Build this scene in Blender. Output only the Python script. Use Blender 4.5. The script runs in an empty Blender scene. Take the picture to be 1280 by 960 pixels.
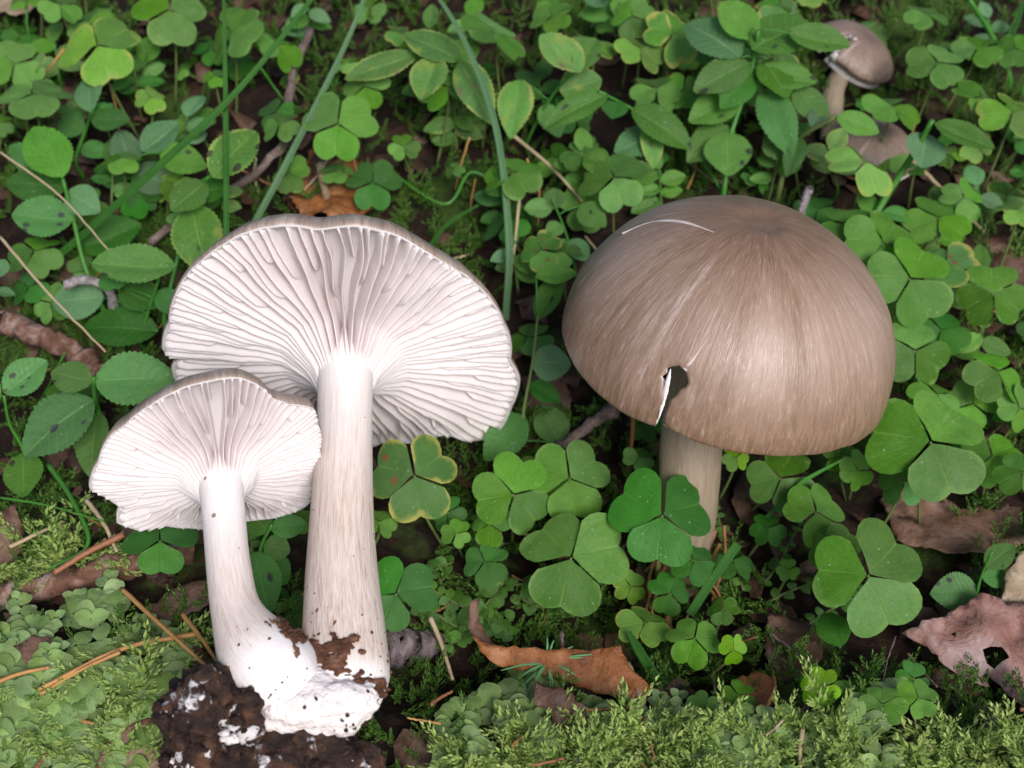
import bpy, bmesh, math, random
import numpy as np
from mathutils import Vector, Matrix, noise
from mathutils.geometry import delaunay_2d_cdt

random.seed(11)
np.random.seed(11)
R = math.radians
S = 0.01                       # everything below is laid out in centimetres
scene = bpy.context.scene
COL = scene.collection

# ------------------------------------------------------------------ camera
CAM_H = 31.0
PITCH = 42.0
HFOV = 46.0
FPX = 640.0 / math.tan(R(HFOV / 2))
cam_d = bpy.data.cameras.new('camera')
cam = bpy.data.objects.new('camera', cam_d)
COL.objects.link(cam)
cam.location = (0, 0, CAM_H * S)
cam.rotation_euler = (R(90 - PITCH), 0, 0)
cam_d.sensor_width = 36
cam_d.lens = 18 / math.tan(R(HFOV / 2))
cam_d.clip_start = 0.005
cam_d.clip_end = 100
cam_d.dof.use_dof = True
cam_d.dof.focus_distance = 0.33
cam_d.dof.aperture_fstop = 17
scene.camera = cam

# ------------------------------------------------------------------ sky, sun, exposure
SUN_EL, SUN_AZ = 42.0, 160.0      # azimuth measured clockwise from +y
world = bpy.data.worlds.new('World')
scene.world = world
world.use_nodes = True
wn = world.node_tree
bg = wn.nodes['Background']
sky = wn.nodes.new('ShaderNodeTexSky')
sky.sky_type = 'NISHITA'
sky.sun_disc = False
sky.sun_elevation = R(SUN_EL)
sky.sun_rotation = R(SUN_AZ)
sky.dust_density = 2.0
sky.air_density = 1.0
wn.links.new(sky.outputs[0], bg.inputs[0])
bg.inputs[1].default_value = 0.05
sun_d = bpy.data.lights.new('sun', 'SUN')
sun_d.energy = 1.5
sun_d.angle = R(24)
sun_d.color = (1.0, 0.955, 0.94)
sun = bpy.data.objects.new('sun', sun_d)
COL.objects.link(sun)
el, az = R(SUN_EL), R(SUN_AZ)
sdir = Vector((math.sin(az) * math.cos(el), math.cos(az) * math.cos(el), math.sin(el)))
sun.rotation_euler = sdir.to_track_quat('Z', 'Y').to_euler()
sun.location = sdir * 3
scene.view_settings.view_transform = 'Standard'
scene.view_settings.look = 'None'
scene.view_settings.exposure = 1.3
scene.view_settings.gamma = 1
scene.view_settings.use_curve_mapping = False

# ------------------------------------------------------------------ geometry of the view
cp, sp = math.cos(R(PITCH)), math.sin(R(PITCH))
CAM = Vector((0, 0, CAM_H))
FWD = Vector((0, cp, -sp))
UPV = Vector((0, sp, cp))
RGT = Vector((1, 0, 0))
TOCAM = -FWD


def ray(px, py):
    return FWD + RGT * ((px - 640) / FPX) + UPV * ((480 - py) / FPX)


def PD(px, py, d):
    return CAM + ray(px, py) * d


def on_plane(px, py, p0, n):
    r = ray(px, py)
    t = (p0 - CAM).dot(n) / r.dot(n)
    return CAM + r * t


def proj(p):
    v = p - CAM
    d = v.dot(FWD)
    return 640 + FPX * v.dot(RGT) / d, 480 - FPX * v.dot(UPV) / d, d


def sstep(a, b, x):
    t = max(0.0, min(1.0, (x - a) / (b - a)))
    return t * t * (3 - 2 * t)


def nz(x, y, z=0.0):
    return noise.noise(Vector((x, y, z)))


def G(x, y):
    """height of the forest floor"""
    z = 0.4
    z += 0.30 * max(0.0, min(y, 75) - 29) if y > 29 else 0.0
    z += 1.7 * sstep(21.6 + 1.6 * sstep(-2, -8, x), 17.2 + 1.2 * sstep(-2, -8, x), y)                   # the mossy bank in front
    z += 1.3 * math.exp(-(((x + 11) / 6) ** 2 + ((y - 24) / 4.5) ** 2))
    z -= 1.6 * math.exp(-(((x - 3.8) / 4.0) ** 2 + ((y - 25.6) / 3.0) ** 2))
    z += 0.7 * nz(x * 0.16, y * 0.16, 3.1) + 0.3 * nz(x * 0.5, y * 0.5, 7.7)
    return z


def at(px, py, h=0.0):
    """the point seen at a pixel, h above the forest floor"""
    r = ray(px, py)
    d = 12.0
    prev = d
    while d < 90:
        p = CAM + r * d
        if p.z < G(p.x, p.y) + h:
            lo, hi = prev, d
            for _ in range(14):
                m = (lo + hi) / 2
                q = CAM + r * m
                if q.z < G(q.x, q.y) + h:
                    hi = m
                else:
                    lo = m
            return CAM + r * hi
        prev = d
        d += 0.6
    return CAM + r * 60


def depth(p):
    return (p - CAM).dot(FWD)


# ------------------------------------------------------------------ object helpers
WM = {}


def mk_mesh(name, verts, faces, mats, smooth=True, uv=None, midx=None, scale=S):
    me = bpy.data.meshes.new(name)
    v = np.asarray(verts, dtype=float) * scale
    me.from_pydata(v.tolist(), [], [tuple(f) for f in faces])
    for m in (mats if isinstance(mats, (list, tuple)) else [mats]):
        me.materials.append(m)
    n = len(me.polygons)
    me.polygons.foreach_set('use_smooth', [smooth] * n)
    if midx is not None:
        me.polygons.foreach_set('material_index', list(midx))
    if uv is not None:
        ul = me.uv_layers.new(name='UVMap')
        li = np.zeros(len(me.loops), dtype=np.int32)
        me.loops.foreach_get('vertex_index', li)
        ul.data.foreach_set('uv', np.asarray(uv, dtype=float)[li].ravel())
    me.update()
    return me


def link(name, data, parent=None, M=None):
    """M is the object's placement in centimetre world space"""
    o = bpy.data.objects.new(name, data)
    COL.objects.link(o)
    M = M if M is not None else Matrix.Identity(4)
    WM[o] = M
    if parent is not None:
        o.parent = parent
        L = WM[parent].inverted() @ M
    else:
        L = M
    t = L.to_translation() * S
    L = L.copy()
    L.translation = t
    o.matrix_basis = L
    return o


def tag(o, label, cat, group=None, kind=None):
    if label:
        o['label'] = label
    if cat:
        o['category'] = cat
    if group:
        o['group'] = group
    if kind:
        o['kind'] = kind
    return o


def thing(name, p, label, cat, group=None):
    o = link(name, None, None, Matrix.Translation(p))
    o.empty_display_size = 0.01
    return tag(o, label, cat, group)


def frame(b, y, zhint, sx=1, sy=1, sz=1):
    Y = y.normalized()
    X = Y.cross(zhint)
    if X.length < 1e-5:
        X = Y.cross(Vector((1, 0.2, 0.1)))
    X.normalize()
    Z = X.cross(Y)
    return Matrix(((X.x * sx, Y.x * sy, Z.x * sz, b.x), (X.y * sx, Y.y * sy, Z.y * sz, b.y),
                   (X.z * sx, Y.z * sy, Z.z * sz, b.z), (0, 0, 0, 1)))


def tube_geo(pts, rad, sides=7, cap=True, wob=0.0, origin=None, flat=1.0):
    """verts (relative to origin), faces, uv of a tube through pts"""
    pts = [Vector(p) for p in pts]
    o = origin if origin is not None else pts[0]
    n = len(pts)
    rr = rad if isinstance(rad, (list, tuple)) else [rad] * n
    V, F, U = [], [], []
    ref = None
    for i in range(n):
        t = (pts[min(i + 1, n - 1)] - pts[max(i - 1, 0)]).normalized()
        if ref is None:
            ref = t.orthogonal().normalized()
        ref = (ref - t * ref.dot(t)).normalized()
        b = t.cross(ref)
        for k in range(sides):
            a = 2 * math.pi * k / sides
            r = rr[i] * (1 + (wob * nz(pts[i].x * 1.7 + 3 * math.cos(a), pts[i].y * 1.7 + 3 * math.sin(a), pts[i].z * 1.7) if wob else 0))
            p = pts[i] + ref * (math.cos(a) * r) + b * (math.sin(a) * r * flat) - o
            V.append(p[:])
            U.append((k / sides, i / max(1, n - 1)))
    for i in range(n - 1):
        for k in range(sides):
            k2 = (k + 1) % sides
            F.append((i * sides + k, i * sides + k2, (i + 1) * sides + k2, (i + 1) * sides + k))
    if cap:
        F.append(tuple(range(sides))[::-1])
        F.append(tuple((n - 1) * sides + k for k in range(sides)))
    return V, F, U


def smooth_path(pts, n=12):
    """Catmull-Rom through pts"""
    pts = [Vector(p) for p in pts]
    if len(pts) == 2:
        return [pts[0].lerp(pts[1], i / n) for i in range(n + 1)]
    P = [pts[0] * 2 - pts[1]] + pts + [pts[-1] * 2 - pts[-2]]
    out = []
    m = len(pts) - 1
    for i in range(n + 1):
        t = i / n * m
        k = min(int(t), m - 1)
        f = t - k
        a, b, c, d = P[k], P[k + 1], P[k + 2], P[k + 3]
        out.append(0.5 * ((2 * b) + (c - a) * f + (2 * a - 5 * b + 4 * c - d) * f * f + (3 * b - a - 3 * c + d) * f ** 3))
    return out


def lerp_tab(tab, x):
    for (x0, y0), (x1, y1) in zip(tab, tab[1:]):
        if x <= x1:
            t = (x - x0) / (x1 - x0) if x1 > x0 else 0
            t = max(0.0, min(1.0, t))
            return y0 + (y1 - y0) * t
    return tab[-1][1]


# ------------------------------------------------------------------ materials
class NT:
    def __init__(s, name):
        s.m = bpy.data.materials.new(name)
        s.m.use_nodes = True
        s.t = s.m.node_tree
        s.t.nodes.clear()
        s.out = s.t.nodes.new('ShaderNodeOutputMaterial')

    def n(s, typ, **kw):
        nd = s.t.nodes.new(typ)
        for k, v in kw.items():
            if k.startswith('i_'):
                key = k[2:]
                nd.inputs[int(key) if key.isdigit() else key.replace('_', ' ')].default_value = v
            else:
                setattr(nd, k, v)
        return nd

    def l(s, a, b):
        s.t.links.new(a, b)

    def math(s, op, a, b=None, c=None, clamp=False):
        nd = s.n('ShaderNodeMath', operation=op)
        nd.use_clamp = clamp
        for i, v in enumerate((a, b, c)):
            if v is None:
                continue
            if hasattr(v, 'is_linked'):
                s.l(v, nd.inputs[i])
            else:
                nd.inputs[i].default_value = v
        return nd.outputs[0]

    def mix(s, f, a, b, mode='MIX'):
        nd = s.n('ShaderNodeMix', data_type='RGBA', blend_type=mode)
        for i, v in ((0, f), (6, a), (7, b)):
            if hasattr(v, 'is_linked'):
                s.l(v, nd.inputs[i])
            else:
                nd.inputs[i].default_value = v if i == 0 else tuple(v) + (1,) if len(v) == 3 else v
        return nd.outputs[2]

    def noise(s, vec, scale, detail=4, rough=0.55, dist=0.0, w=None):
        nd = s.n('ShaderNodeTexNoise', i_Scale=scale, i_Detail=detail, i_Roughness=rough, i_Distortion=dist)
        if w is not None:
            nd.noise_dimensions = '4D'
            s.l(w, nd.inputs['W'])
        if vec is not None:
            s.l(vec, nd.inputs['Vector'])
        return nd.outputs[0]

    def ramp(s, f, pts):
        nd = s.n('ShaderNodeValToRGB')
        el = nd.color_ramp.elements
        while len(el) < len(pts):
            el.new(0.5)
        for e, (p, c) in zip(el, pts):
            e.position = p
            e.color = tuple(c) + (1,) if len(c) == 3 else c
        s.l(f, nd.inputs[0])
        return nd.outputs[0]

    def rng(s, f, a, b, c=0.0, d=1.0):
        nd = s.n('ShaderNodeMapRange', i_1=a, i_2=b, i_3=c, i_4=d)
        s.l(f, nd.inputs[0])
        return nd.outputs[0]

    def bump(s, h, strength=0.3, dist=0.0005):
        nd = s.n('ShaderNodeBump', i_Strength=strength, i_Distance=dist)
        s.l(h, nd.inputs['Height'])
        return nd.outputs[0]

    def coord(s, which='Object'):
        return s.n('ShaderNodeTexCoord').outputs[which]

    def scaled(s, vec, sc):
        nd = s.n('ShaderNodeVectorMath', operation='MULTIPLY')
        s.l(vec, nd.inputs[0])
        nd.inputs[1].default_value = sc
        return nd.outputs[0]

    def uvxy(s):
        sep = s.n('ShaderNodeSeparateXYZ')
        s.l(s.coord('UV'), sep.inputs[0])
        return sep.outputs[0], sep.outputs[1]

    def finish(s, col, rough=0.6, norm=None, trans=0.0, tcol=None, spec=0.4, sss=0.0, sheen=0.0, coat=0.0):
        p = s.n('ShaderNodeBsdfPrincipled')
        for key, v in (('Base Color', col), ('Roughness', rough)):
            if hasattr(v, 'is_linked'):
                s.l(v, p.inputs[key])
            else:
                p.inputs[key].default_value = tuple(v) + (1,) if key == 'Base Color' else v
        p.inputs['Specular IOR Level'].default_value = spec
        p.inputs['Sheen Weight'].default_value = sheen
        p.inputs['Coat Weight'].default_value = coat
        if sss:
            p.inputs['Subsurface Weight'].default_value = sss
            p.inputs['Subsurface Radius'].default_value = (1.0, 0.75, 0.6)
            p.inputs['Subsurface Scale'].default_value = 0.003
        if norm is not None:
            s.l(norm, p.inputs['Normal'])
        if trans:
            t = s.n('ShaderNodeBsdfTranslucent')
            tc = tcol if tcol is not None else col
            if hasattr(tc, 'is_linked'):
                s.l(tc, t.inputs[0])
            else:
                t.inputs[0].default_value = tuple(tc) + (1,)
            mx = s.n('ShaderNodeMixShader')
            mx.inputs[0].default_value = trans
            s.l(p.outputs[0], mx.inputs[1])
            s.l(t.outputs[0], mx.inputs[2])
            s.l(mx.outputs[0], s.out.inputs[0])
        else:
            s.l(p.outputs[0], s.out.inputs[0])
        return s.m


def obj_random(t):
    return t.n('ShaderNodeObjectInfo').outputs['Random']


LEAFK = 1.0


def leaf_mat(name, base, alt, edge=None, edge_amt=0.0, spots=0.0, pinnate=False, blotch=0.0, trans=0.36, spot_col=(0.03, 0.02, 0.025), rough=0.52, spec=0.22, K=None):
    t = NT(name)
    base, alt = [tuple(x * (K or LEAFK) for x in c_) for c_ in (base, alt)]
    u, v = t.uvxy()
    rnd = obj_random(t)
    co = t.coord('Object')
    off = t.math('MULTIPLY', rnd, 37.0)
    n1 = t.noise(co, 260, 5, 0.65, w=off)
    f = t.math('ADD', t.math('MULTIPLY', t.math('SUBTRACT', n1, 0.5), 2.2), rnd, clamp=True)
    c = t.mix(f, base, alt)
    # value jitter per leaf
    hs = t.n('ShaderNodeHueSaturation')
    t.l(t.rng(rnd, 0, 1, 0.485, 0.515), hs.inputs['Hue'])
    t.l(t.rng(t.math('FRACT', t.math('MULTIPLY', rnd, 7.3)), 0, 1, 0.66, 1.36), hs.inputs['Value'])
    t.l(t.rng(t.math('FRACT', t.math('MULTIPLY', rnd, 13.7)), 0, 1, 0.9, 1.15), hs.inputs['Saturation'])
    t.l(c, hs.inputs['Color'])
    c = t.mix(t.rng(t.noise(co, 1500, 4, 0.7), 0.3, 0.7, 0, 0.35), hs.outputs[0], (0.02, 0.07, 0.012))
    au = t.math('ABSOLUTE', t.math('SUBTRACT', t.math('MULTIPLY', u, 2.0), 1.0))
    if pinnate:
        ph = t.math('SUBTRACT', t.math('MULTIPLY', v, 9.0), t.math('MULTIPLY', au, 1.6))
        w = t.math('ABSOLUTE', t.math('SUBTRACT', t.math('FRACT', ph), 0.5))
        vein = t.rng(w, 0.0, 0.10, 1.0, 0.0)
        mid = t.rng(au, 0.0, 0.07, 1.0, 0.0)
        vv = t.math('MAXIMUM', t.math('MULTIPLY', vein, 0.55), mid)
    else:
        mid = t.rng(au, 0.0, 0.045, 1.0, 0.0)
        w = t.math('ABSOLUTE', t.math('SUBTRACT', t.math('FRACT', t.math('MULTIPLY', u, 9.0)), 0.5))
        vv = t.math('MAXIMUM', t.math('MULTIPLY', t.rng(w, 0.0, 0.12, 1, 0), 0.22), t.math('MULTIPLY', mid, 0.8))
    c = t.mix(t.math('MULTIPLY', vv, 0.5), c, (min(1, base[0] * 2.2), min(1, base[1] * 1.7), base[2] * 1.7))
    if edge:
        e = t.math('MAXIMUM', v if not pinnate else au, t.math('MULTIPLY', au, 0.92))
        m = t.math('ADD', e, t.math('MULTIPLY', t.math('SUBTRACT', t.noise(co, 170, 3, w=off), 0.5), 0.9))
        c = t.mix(t.rng(m, 1.0 - edge_amt, 1.12 - edge_amt * 0.7), c, edge)
    if blotch:
        m = t.rng(t.noise(co, 300, 5, 0.65, w=off), 0.62 - blotch * 0.1, 0.72, 0, 1)
        c = t.mix(m, c, (0.30, 0.36, 0.07))
    # pale specks and dark spots
    vo = t.n('ShaderNodeTexVoronoi', i_Scale=900.0 if pinnate else 800.0)
    sh_ = t.n('ShaderNodeVectorMath', operation='ADD')
    t.l(co, sh_.inputs[0])
    t.l(off, sh_.inputs[1])
    t.l(sh_.outputs[0], vo.inputs['Vector'])
    sepc = t.n('ShaderNodeSeparateColor')
    t.l(vo.outputs['Color'], sepc.inputs[0])
    speck = t.math('MULTIPLY', t.math('LESS_THAN', vo.outputs[0], 0.16), t.math('GREATER_THAN', sepc.outputs[0], 0.80))
    c = t.mix(t.math('MULTIPLY', speck, 0.55), c, (0.35, 0.45, 0.30))
    if spots:
        vo2 = t.n('ShaderNodeTexVoronoi', i_Scale=380.0 if pinnate else 300.0)
        t.l(sh_.outputs[0], vo2.inputs['Vector'])
        s2 = t.n('ShaderNodeSeparateColor')
        t.l(vo2.outputs['Color'], s2.inputs[0])
        dd = t.math('ADD', vo2.outputs[0], t.math('MULTIPLY', t.math('SUBTRACT', n1, 0.5), 0.4))
        sm = t.math('MULTIPLY', t.rng(dd, 0.24, 0.32, 1, 0), t.math('GREATER_THAN', s2.outputs[1], 1.0 - spots))
        c = t.mix(t.math('MULTIPLY', sm, 0.85), c, spot_col)
    h = t.math('ADD', t.math('MULTIPLY', vv, -0.6), t.math('MULTIPLY', t.noise(co, 1800, 3), 0.5))
    nrm = t.bump(h, 0.6, 0.0006)
    tc = t.mix(0.5, c, (0.30, 0.55, 0.06))
    return t.finish(c, rough, nrm, trans, tc, spec)


M = {}
M['clover'] = leaf_mat('clover_green', (0.095, 0.245, 0.040), (0.15, 0.31, 0.056), (0.16, 0.30, 0.07), 0.05)
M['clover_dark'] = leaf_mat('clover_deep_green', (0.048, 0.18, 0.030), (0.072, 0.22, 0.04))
M['clover_pale'] = leaf_mat('clover_fresh_green', (0.16, 0.33, 0.06), (0.21, 0.40, 0.07), (0.34, 0.42, 0.09), 0.10)
M['clover_yellow'] = leaf_mat('clover_yellowing', (0.09, 0.25, 0.055), (0.13, 0.29, 0.06), (0.42, 0.40, 0.10), 0.14, spots=0.15, spot_col=(0.22, 0.10, 0.04))
M['clover_lime'] = leaf_mat('clover_young_lime', (0.20, 0.43, 0.045), (0.24, 0.47, 0.05))
M['bil'] = leaf_mat('shrub_leaf_green', (0.095, 0.24, 0.050), (0.14, 0.29, 0.062), None, 0, 0.10, True, 0)
M['bil_dark'] = leaf_mat('shrub_leaf_deep_green', (0.05, 0.18, 0.035), (0.075, 0.215, 0.045), None, 0, 0.0, True, 0)
M['bil_pale'] = leaf_mat('shrub_leaf_grey_green', (0.13, 0.28, 0.13), (0.16, 0.31, 0.14), None, 0, 0.0, True, 0)
M['bil_spot'] = leaf_mat('shrub_leaf_spotted', (0.11, 0.28, 0.065), (0.18, 0.35, 0.07), (0.30, 0.42, 0.09), 0.12, 0.40, True, 0.6)
M['bil_spot_one'] = leaf_mat('shrub_leaf_few_spots', (0.085, 0.24, 0.07), (0.11, 0.27, 0.07), None, 0, 0.22, True, 0, spot_col=(0.05, 0.03, 0.06))
M['bil_yellow'] = leaf_mat('shrub_leaf_yellow_patched', (0.13, 0.28, 0.09), (0.17, 0.33, 0.09), (0.36, 0.42, 0.12), 0.16, 0.22, True, 0.9, spot_col=(0.20, 0.12, 0.09))
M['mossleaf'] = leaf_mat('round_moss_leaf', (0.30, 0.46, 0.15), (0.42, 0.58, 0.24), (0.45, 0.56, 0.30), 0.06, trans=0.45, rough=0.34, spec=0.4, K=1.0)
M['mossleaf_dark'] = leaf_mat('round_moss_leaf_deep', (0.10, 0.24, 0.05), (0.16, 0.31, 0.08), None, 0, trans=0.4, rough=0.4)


def simple_mat(name, a, b, scale, rough=0.7, trans=0.0, stretch=(1, 1, 1), bumpk=0.3, rnd=0.0, detail=5, contrast=1.6, spec=0.3, dist=0.0006, use='Object'):
    t = NT(name)
    co = t.scaled(t.coord(use), stretch)
    n = t.noise(co, scale, detail, 0.6)
    f = t.math('ADD', t.math('MULTIPLY', t.math('SUBTRACT', n, 0.5), contrast), 0.5, clamp=True)
    c = t.mix(f, a, b)
    if rnd:
        hs = t.n('ShaderNodeHueSaturation')
        t.l(t.rng(obj_random(t), 0, 1, 1 - rnd, 1 + rnd), hs.inputs['Value'])
        t.l(c, hs.inputs['Color'])
        c = hs.outputs[0]
    return t.finish(c, rough, t.bump(n, bumpk, dist), trans, None, spec)


M['stalk'] = simple_mat('leaf_stalk', (0.10, 0.20, 0.05), (0.17, 0.16, 0.06), 120, 0.5, 0.15)
M['stalk_green'] = simple_mat('green_stem', (0.035, 0.15, 0.02), (0.065, 0.22, 0.03), 150, 0.4, 0.1)
M['grass'] = simple_mat('grass_blade', (0.018, 0.085, 0.010), (0.04, 0.13, 0.02), 90, 0.6, 0.12, spec=0.15, bumpk=0.1)
M['grass_blue'] = simple_mat('grass_blade_bluish', (0.055, 0.14, 0.055), (0.09, 0.18, 0.075), 60, 0.55, 0.15, bumpk=0.1)
M['straw'] = simple_mat('dry_straw', (0.34, 0.25, 0.14), (0.50, 0.40, 0.26), 200, 0.6, 0.1)
M['needle'] = simple_mat('dry_needle', (0.22, 0.10, 0.035), (0.45, 0.26, 0.09), 160, 0.5, 0.1, rnd=0.35)
M['redneedle'] = simple_mat('reddish_needle', (0.20, 0.075, 0.035), (0.32, 0.14, 0.07), 160, 0.5)
M['seedling'] = simple_mat('seedling_needle', (0.09, 0.27, 0.10), (0.16, 0.36, 0.14), 90, 0.45, 0.2)


def bark_mat(name, a, b, c3, scale):
    t = NT(name)
    co = t.coord('Object')
    n = t.noise(co, scale, 8, 0.7, 0.4)
    n2 = t.noise(co, scale * 3.1, 5, 0.6)
    c = t.ramp(n, [(0.3, a), (0.5, b), (0.68, c3)])
    c = t.mix(t.rng(n2, 0.55, 0.75, 0, 0.5), c, (0.03, 0.02, 0.017))
    h = t.math('ADD', n, t.math('MULTIPLY', n2, 0.5))
    return t.finish(c, 0.85, t.bump(h, 0.9, 0.0015), spec=0.25)


M['bark'] = bark_mat('pine_bark', (0.06, 0.032, 0.022), (0.17, 0.085, 0.055), (0.36, 0.27, 0.24), 160)
M['twig'] = bark_mat('twig_bark', (0.07, 0.05, 0.045), (0.17, 0.12, 0.105), (0.30, 0.24, 0.22), 260)
M['greybark'] = bark_mat('grey_purple_bark', (0.07, 0.05, 0.055), (0.15, 0.115, 0.125), (0.24, 0.19, 0.20), 220)
M['catkin'] = bark_mat('grey_catkin', (0.12, 0.10, 0.09), (0.28, 0.25, 0.25), (0.48, 0.44, 0.44), 500)


def litter_mat(name, a, b, c3, scale=70, rough=0.55):
    t = NT(name)
    co = t.coord('Object')
    u = t.n('ShaderNodeObjectInfo').outputs['Random']
    off = t.math('MULTIPLY', u, 21.0)
    n = t.noise(co, scale, 7, 0.65, 0.5, w=off)
    n2 = t.noise(co, scale * 5, 5, 0.6, w=off)
    c = t.ramp(n, [(0.32, a), (0.5, b), (0.66, c3)])
    c = t.mix(t.rng(n2, 0.58, 0.72, 0, 0.55), c, (0.035, 0.02, 0.015))
    h = t.math('ADD', t.math('MULTIPLY', n, 1.0), t.math('MULTIPLY', n2, 0.5))
    return t.finish(c, rough, t.bump(h, 0.9, 0.002), 0.12, None, 0.4)


M['litter_pink'] = litter_mat('dead_leaf_pinkish', (0.16, 0.06, 0.04), (0.30, 0.16, 0.13), (0.42, 0.30, 0.29))
M['litter_rust'] = litter_mat('dead_leaf_rust', (0.09, 0.028, 0.012), (0.27, 0.095, 0.025), (0.42, 0.20, 0.09))
M['litter_brown'] = litter_mat('dead_leaf_brown', (0.07, 0.036, 0.022), (0.16, 0.085, 0.055), (0.26, 0.165, 0.12))
M['litter_dark'] = litter_mat('dead_leaf_dark', (0.04, 0.02, 0.014), (0.11, 0.055, 0.035), (0.20, 0.13, 0.10))
M['litter_dark2'] = litter_mat('dead_leaf_rot', (0.02, 0.010, 0.007), (0.055, 0.026, 0.016), (0.12, 0.06, 0.036))
M['litter_tan'] = litter_mat('dead_leaf_tan', (0.20, 0.13, 0.07), (0.33, 0.24, 0.15), (0.45, 0.36, 0.26))


def soil_mat():
    t = NT('forest_soil')
    co = t.coord('Object')
    n = t.noise(co, 55, 8, 0.68, 0.6)
    n2 = t.noise(co, 340, 6, 0.65)
    c = t.ramp(n, [(0.3, (0.006, 0.004, 0.003)), (0.5, (0.016, 0.009, 0.006)), (0.68, (0.05, 0.024, 0.015))])
    c = t.mix(t.rng(n2, 0.62, 0.72, 0, 0.6), c, (0.12, 0.08, 0.06))
    g = t.rng(t.noise(co, 24, 4, 0.6), 0.54, 0.62, 0, 0.8)
    c = t.mix(g, c, t.mix(n2, (0.02, 0.05, 0.008), (0.07, 0.13, 0.02)))
    h = t.math('ADD', n, t.math('MULTIPLY', n2, 0.6))
    return t.finish(c, 0.9, t.bump(h, 1.0, 0.003), spec=0.2)


M['soil'] = soil_mat()


def clod_mat():
    t = NT('humus_with_mycelium')
    co = t.coord('Object')
    n = t.noise(co, 95, 8, 0.7, 0.5)
    n2 = t.noise(co, 420, 6, 0.65)
    c = t.ramp(n, [(0.34, (0.010, 0.006, 0.006)), (0.48, (0.035, 0.018, 0.013)), (0.60, (0.12, 0.055, 0.03)), (0.7, (0.26, 0.15, 0.09))])
    wv = t.noise(t.scaled(co, (1.0, 0.8, 1.5)), 75, 6, 0.62, 0.9)
    m = t.rng(t.math('ADD', wv, t.math('MULTIPLY', t.math('SUBTRACT', n2, 0.5), 0.16)), 0.545, 0.57, 0, 1)
    c = t.mix(m, c, (0.78, 0.74, 0.74))
    h = t.math('ADD', t.math('ADD', n, t.math('MULTIPLY', n2, 0.5)), t.math('MULTIPLY', m, 0.4))
    return t.finish(c, 0.75, t.bump(h, 1.0, 0.003), spec=0.35)


M['clod'] = clod_mat()


def fleck_mat():
    t = NT('white_mycelium_fleck')
    co = t.coord('Object')
    n = t.noise(co, 300, 4, 0.6)
    return t.finish(t.mix(t.noise(co, 130, 6, 0.65), (0.60, 0.52, 0.48), (0.82, 0.78, 0.78)), 0.8, t.bump(n, 0.9, 0.002))


M['mycelium'] = fleck_mat()


def gill_mat():
    t = NT('pale_gill_flesh')
    co = t.coord('Object')
    n = t.noise(co, 120, 4, 0.55)
    c = t.mix(n, (0.90, 0.85, 0.86), (0.94, 0.91, 0.92))
    return t.finish(c, 0.6, t.bump(t.noise(co, 700, 3), 0.12, 0.0004), 0.38, (0.92, 0.82, 0.78), 0.25)


M['gill'] = gill_mat()


def stem_mat(name, lo, hi, brown, top_white, base_white, tone=(0.84, 0.785, 0.765)):
    """fibrils run along the stem; v = 0 at the cap and 1 at the base"""
    t = NT(name)
    u, v = t.uvxy()
    co = t.coord('Object')
    cx = t.n('ShaderNodeCombineXYZ')
    t.l(t.math('MULTIPLY', u, 1.0), cx.inputs[0])
    t.l(t.math('MULTIPLY', v, 0.05), cx.inputs[1])
    uu = t.math('MULTIPLY', u, 2 * math.pi)
    cxx = t.n('ShaderNodeCombineXYZ')
    t.l(t.math('COSINE', uu), cxx.inputs[0])
    t.l(t.math('SINE', uu), cxx.inputs[1])
    t.l(t.math('MULTIPLY', v, 0.9), cxx.inputs[2])
    fib = t.noise(cxx.outputs[0], 22, 5, 0.65)
    fib2 = t.noise(cxx.outputs[0], 7, 4, 0.6)
    m = t.math('MULTIPLY', t.rng(fib, 0.40, 0.66), t.rng(fib2, 0.3, 0.7, 0.35, 1.0))
    zone = t.math('MULTIPLY', t.rng(v, top_white, top_white + 0.28), t.rng(v, base_white, base_white + 0.10, 1, 0))
    zone = t.math('MULTIPLY', zone, t.math('ADD', 0.6, t.math('MULTIPLY', fib2, 0.6)))
    base = t.mix(t.math('MULTIPLY', zone, 0.62), tone, hi)
    c = t.mix(t.math('MULTIPLY', t.math('MULTIPLY', m, zone), brown), base, lo)
    # tiny bits of dirt
    vo = t.n('ShaderNodeTexVoronoi', i_Scale=260.0)
    t.l(co, vo.inputs['Vector'])
    s2 = t.n('ShaderNodeSeparateColor')
    t.l(vo.outputs['Color'], s2.inputs[0])
    sp_ = t.math('MULTIPLY', t.math('LESS_THAN', vo.outputs[0], 0.17), t.math('GREATER_THAN', s2.outputs[0], 0.93))
    c = t.mix(t.math('MULTIPLY', sp_, 0.8), c, (0.16, 0.07, 0.04))
    h = t.math('ADD', fib, t.math('MULTIPLY', t.noise(co, 500, 3), 0.3))
    return t.finish(c, 0.55, t.bump(h, 0.5, 0.0008), sss=0.15, spec=0.3)


M['stemA'] = stem_mat('stem_flesh_fibrous', (0.36, 0.23, 0.14), (0.66, 0.50, 0.40), 0.9, 0.14, 0.80)
M['stemB'] = stem_mat('stem_flesh_pale', (0.42, 0.29, 0.20), (0.66, 0.53, 0.45), 0.8, 0.24, 0.66)
M['stemC'] = stem_mat('stem_flesh_tan', (0.17, 0.115, 0.07), (0.27, 0.21, 0.145), 0.8, -0.3, 1.2, (0.30, 0.245, 0.18))


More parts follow.
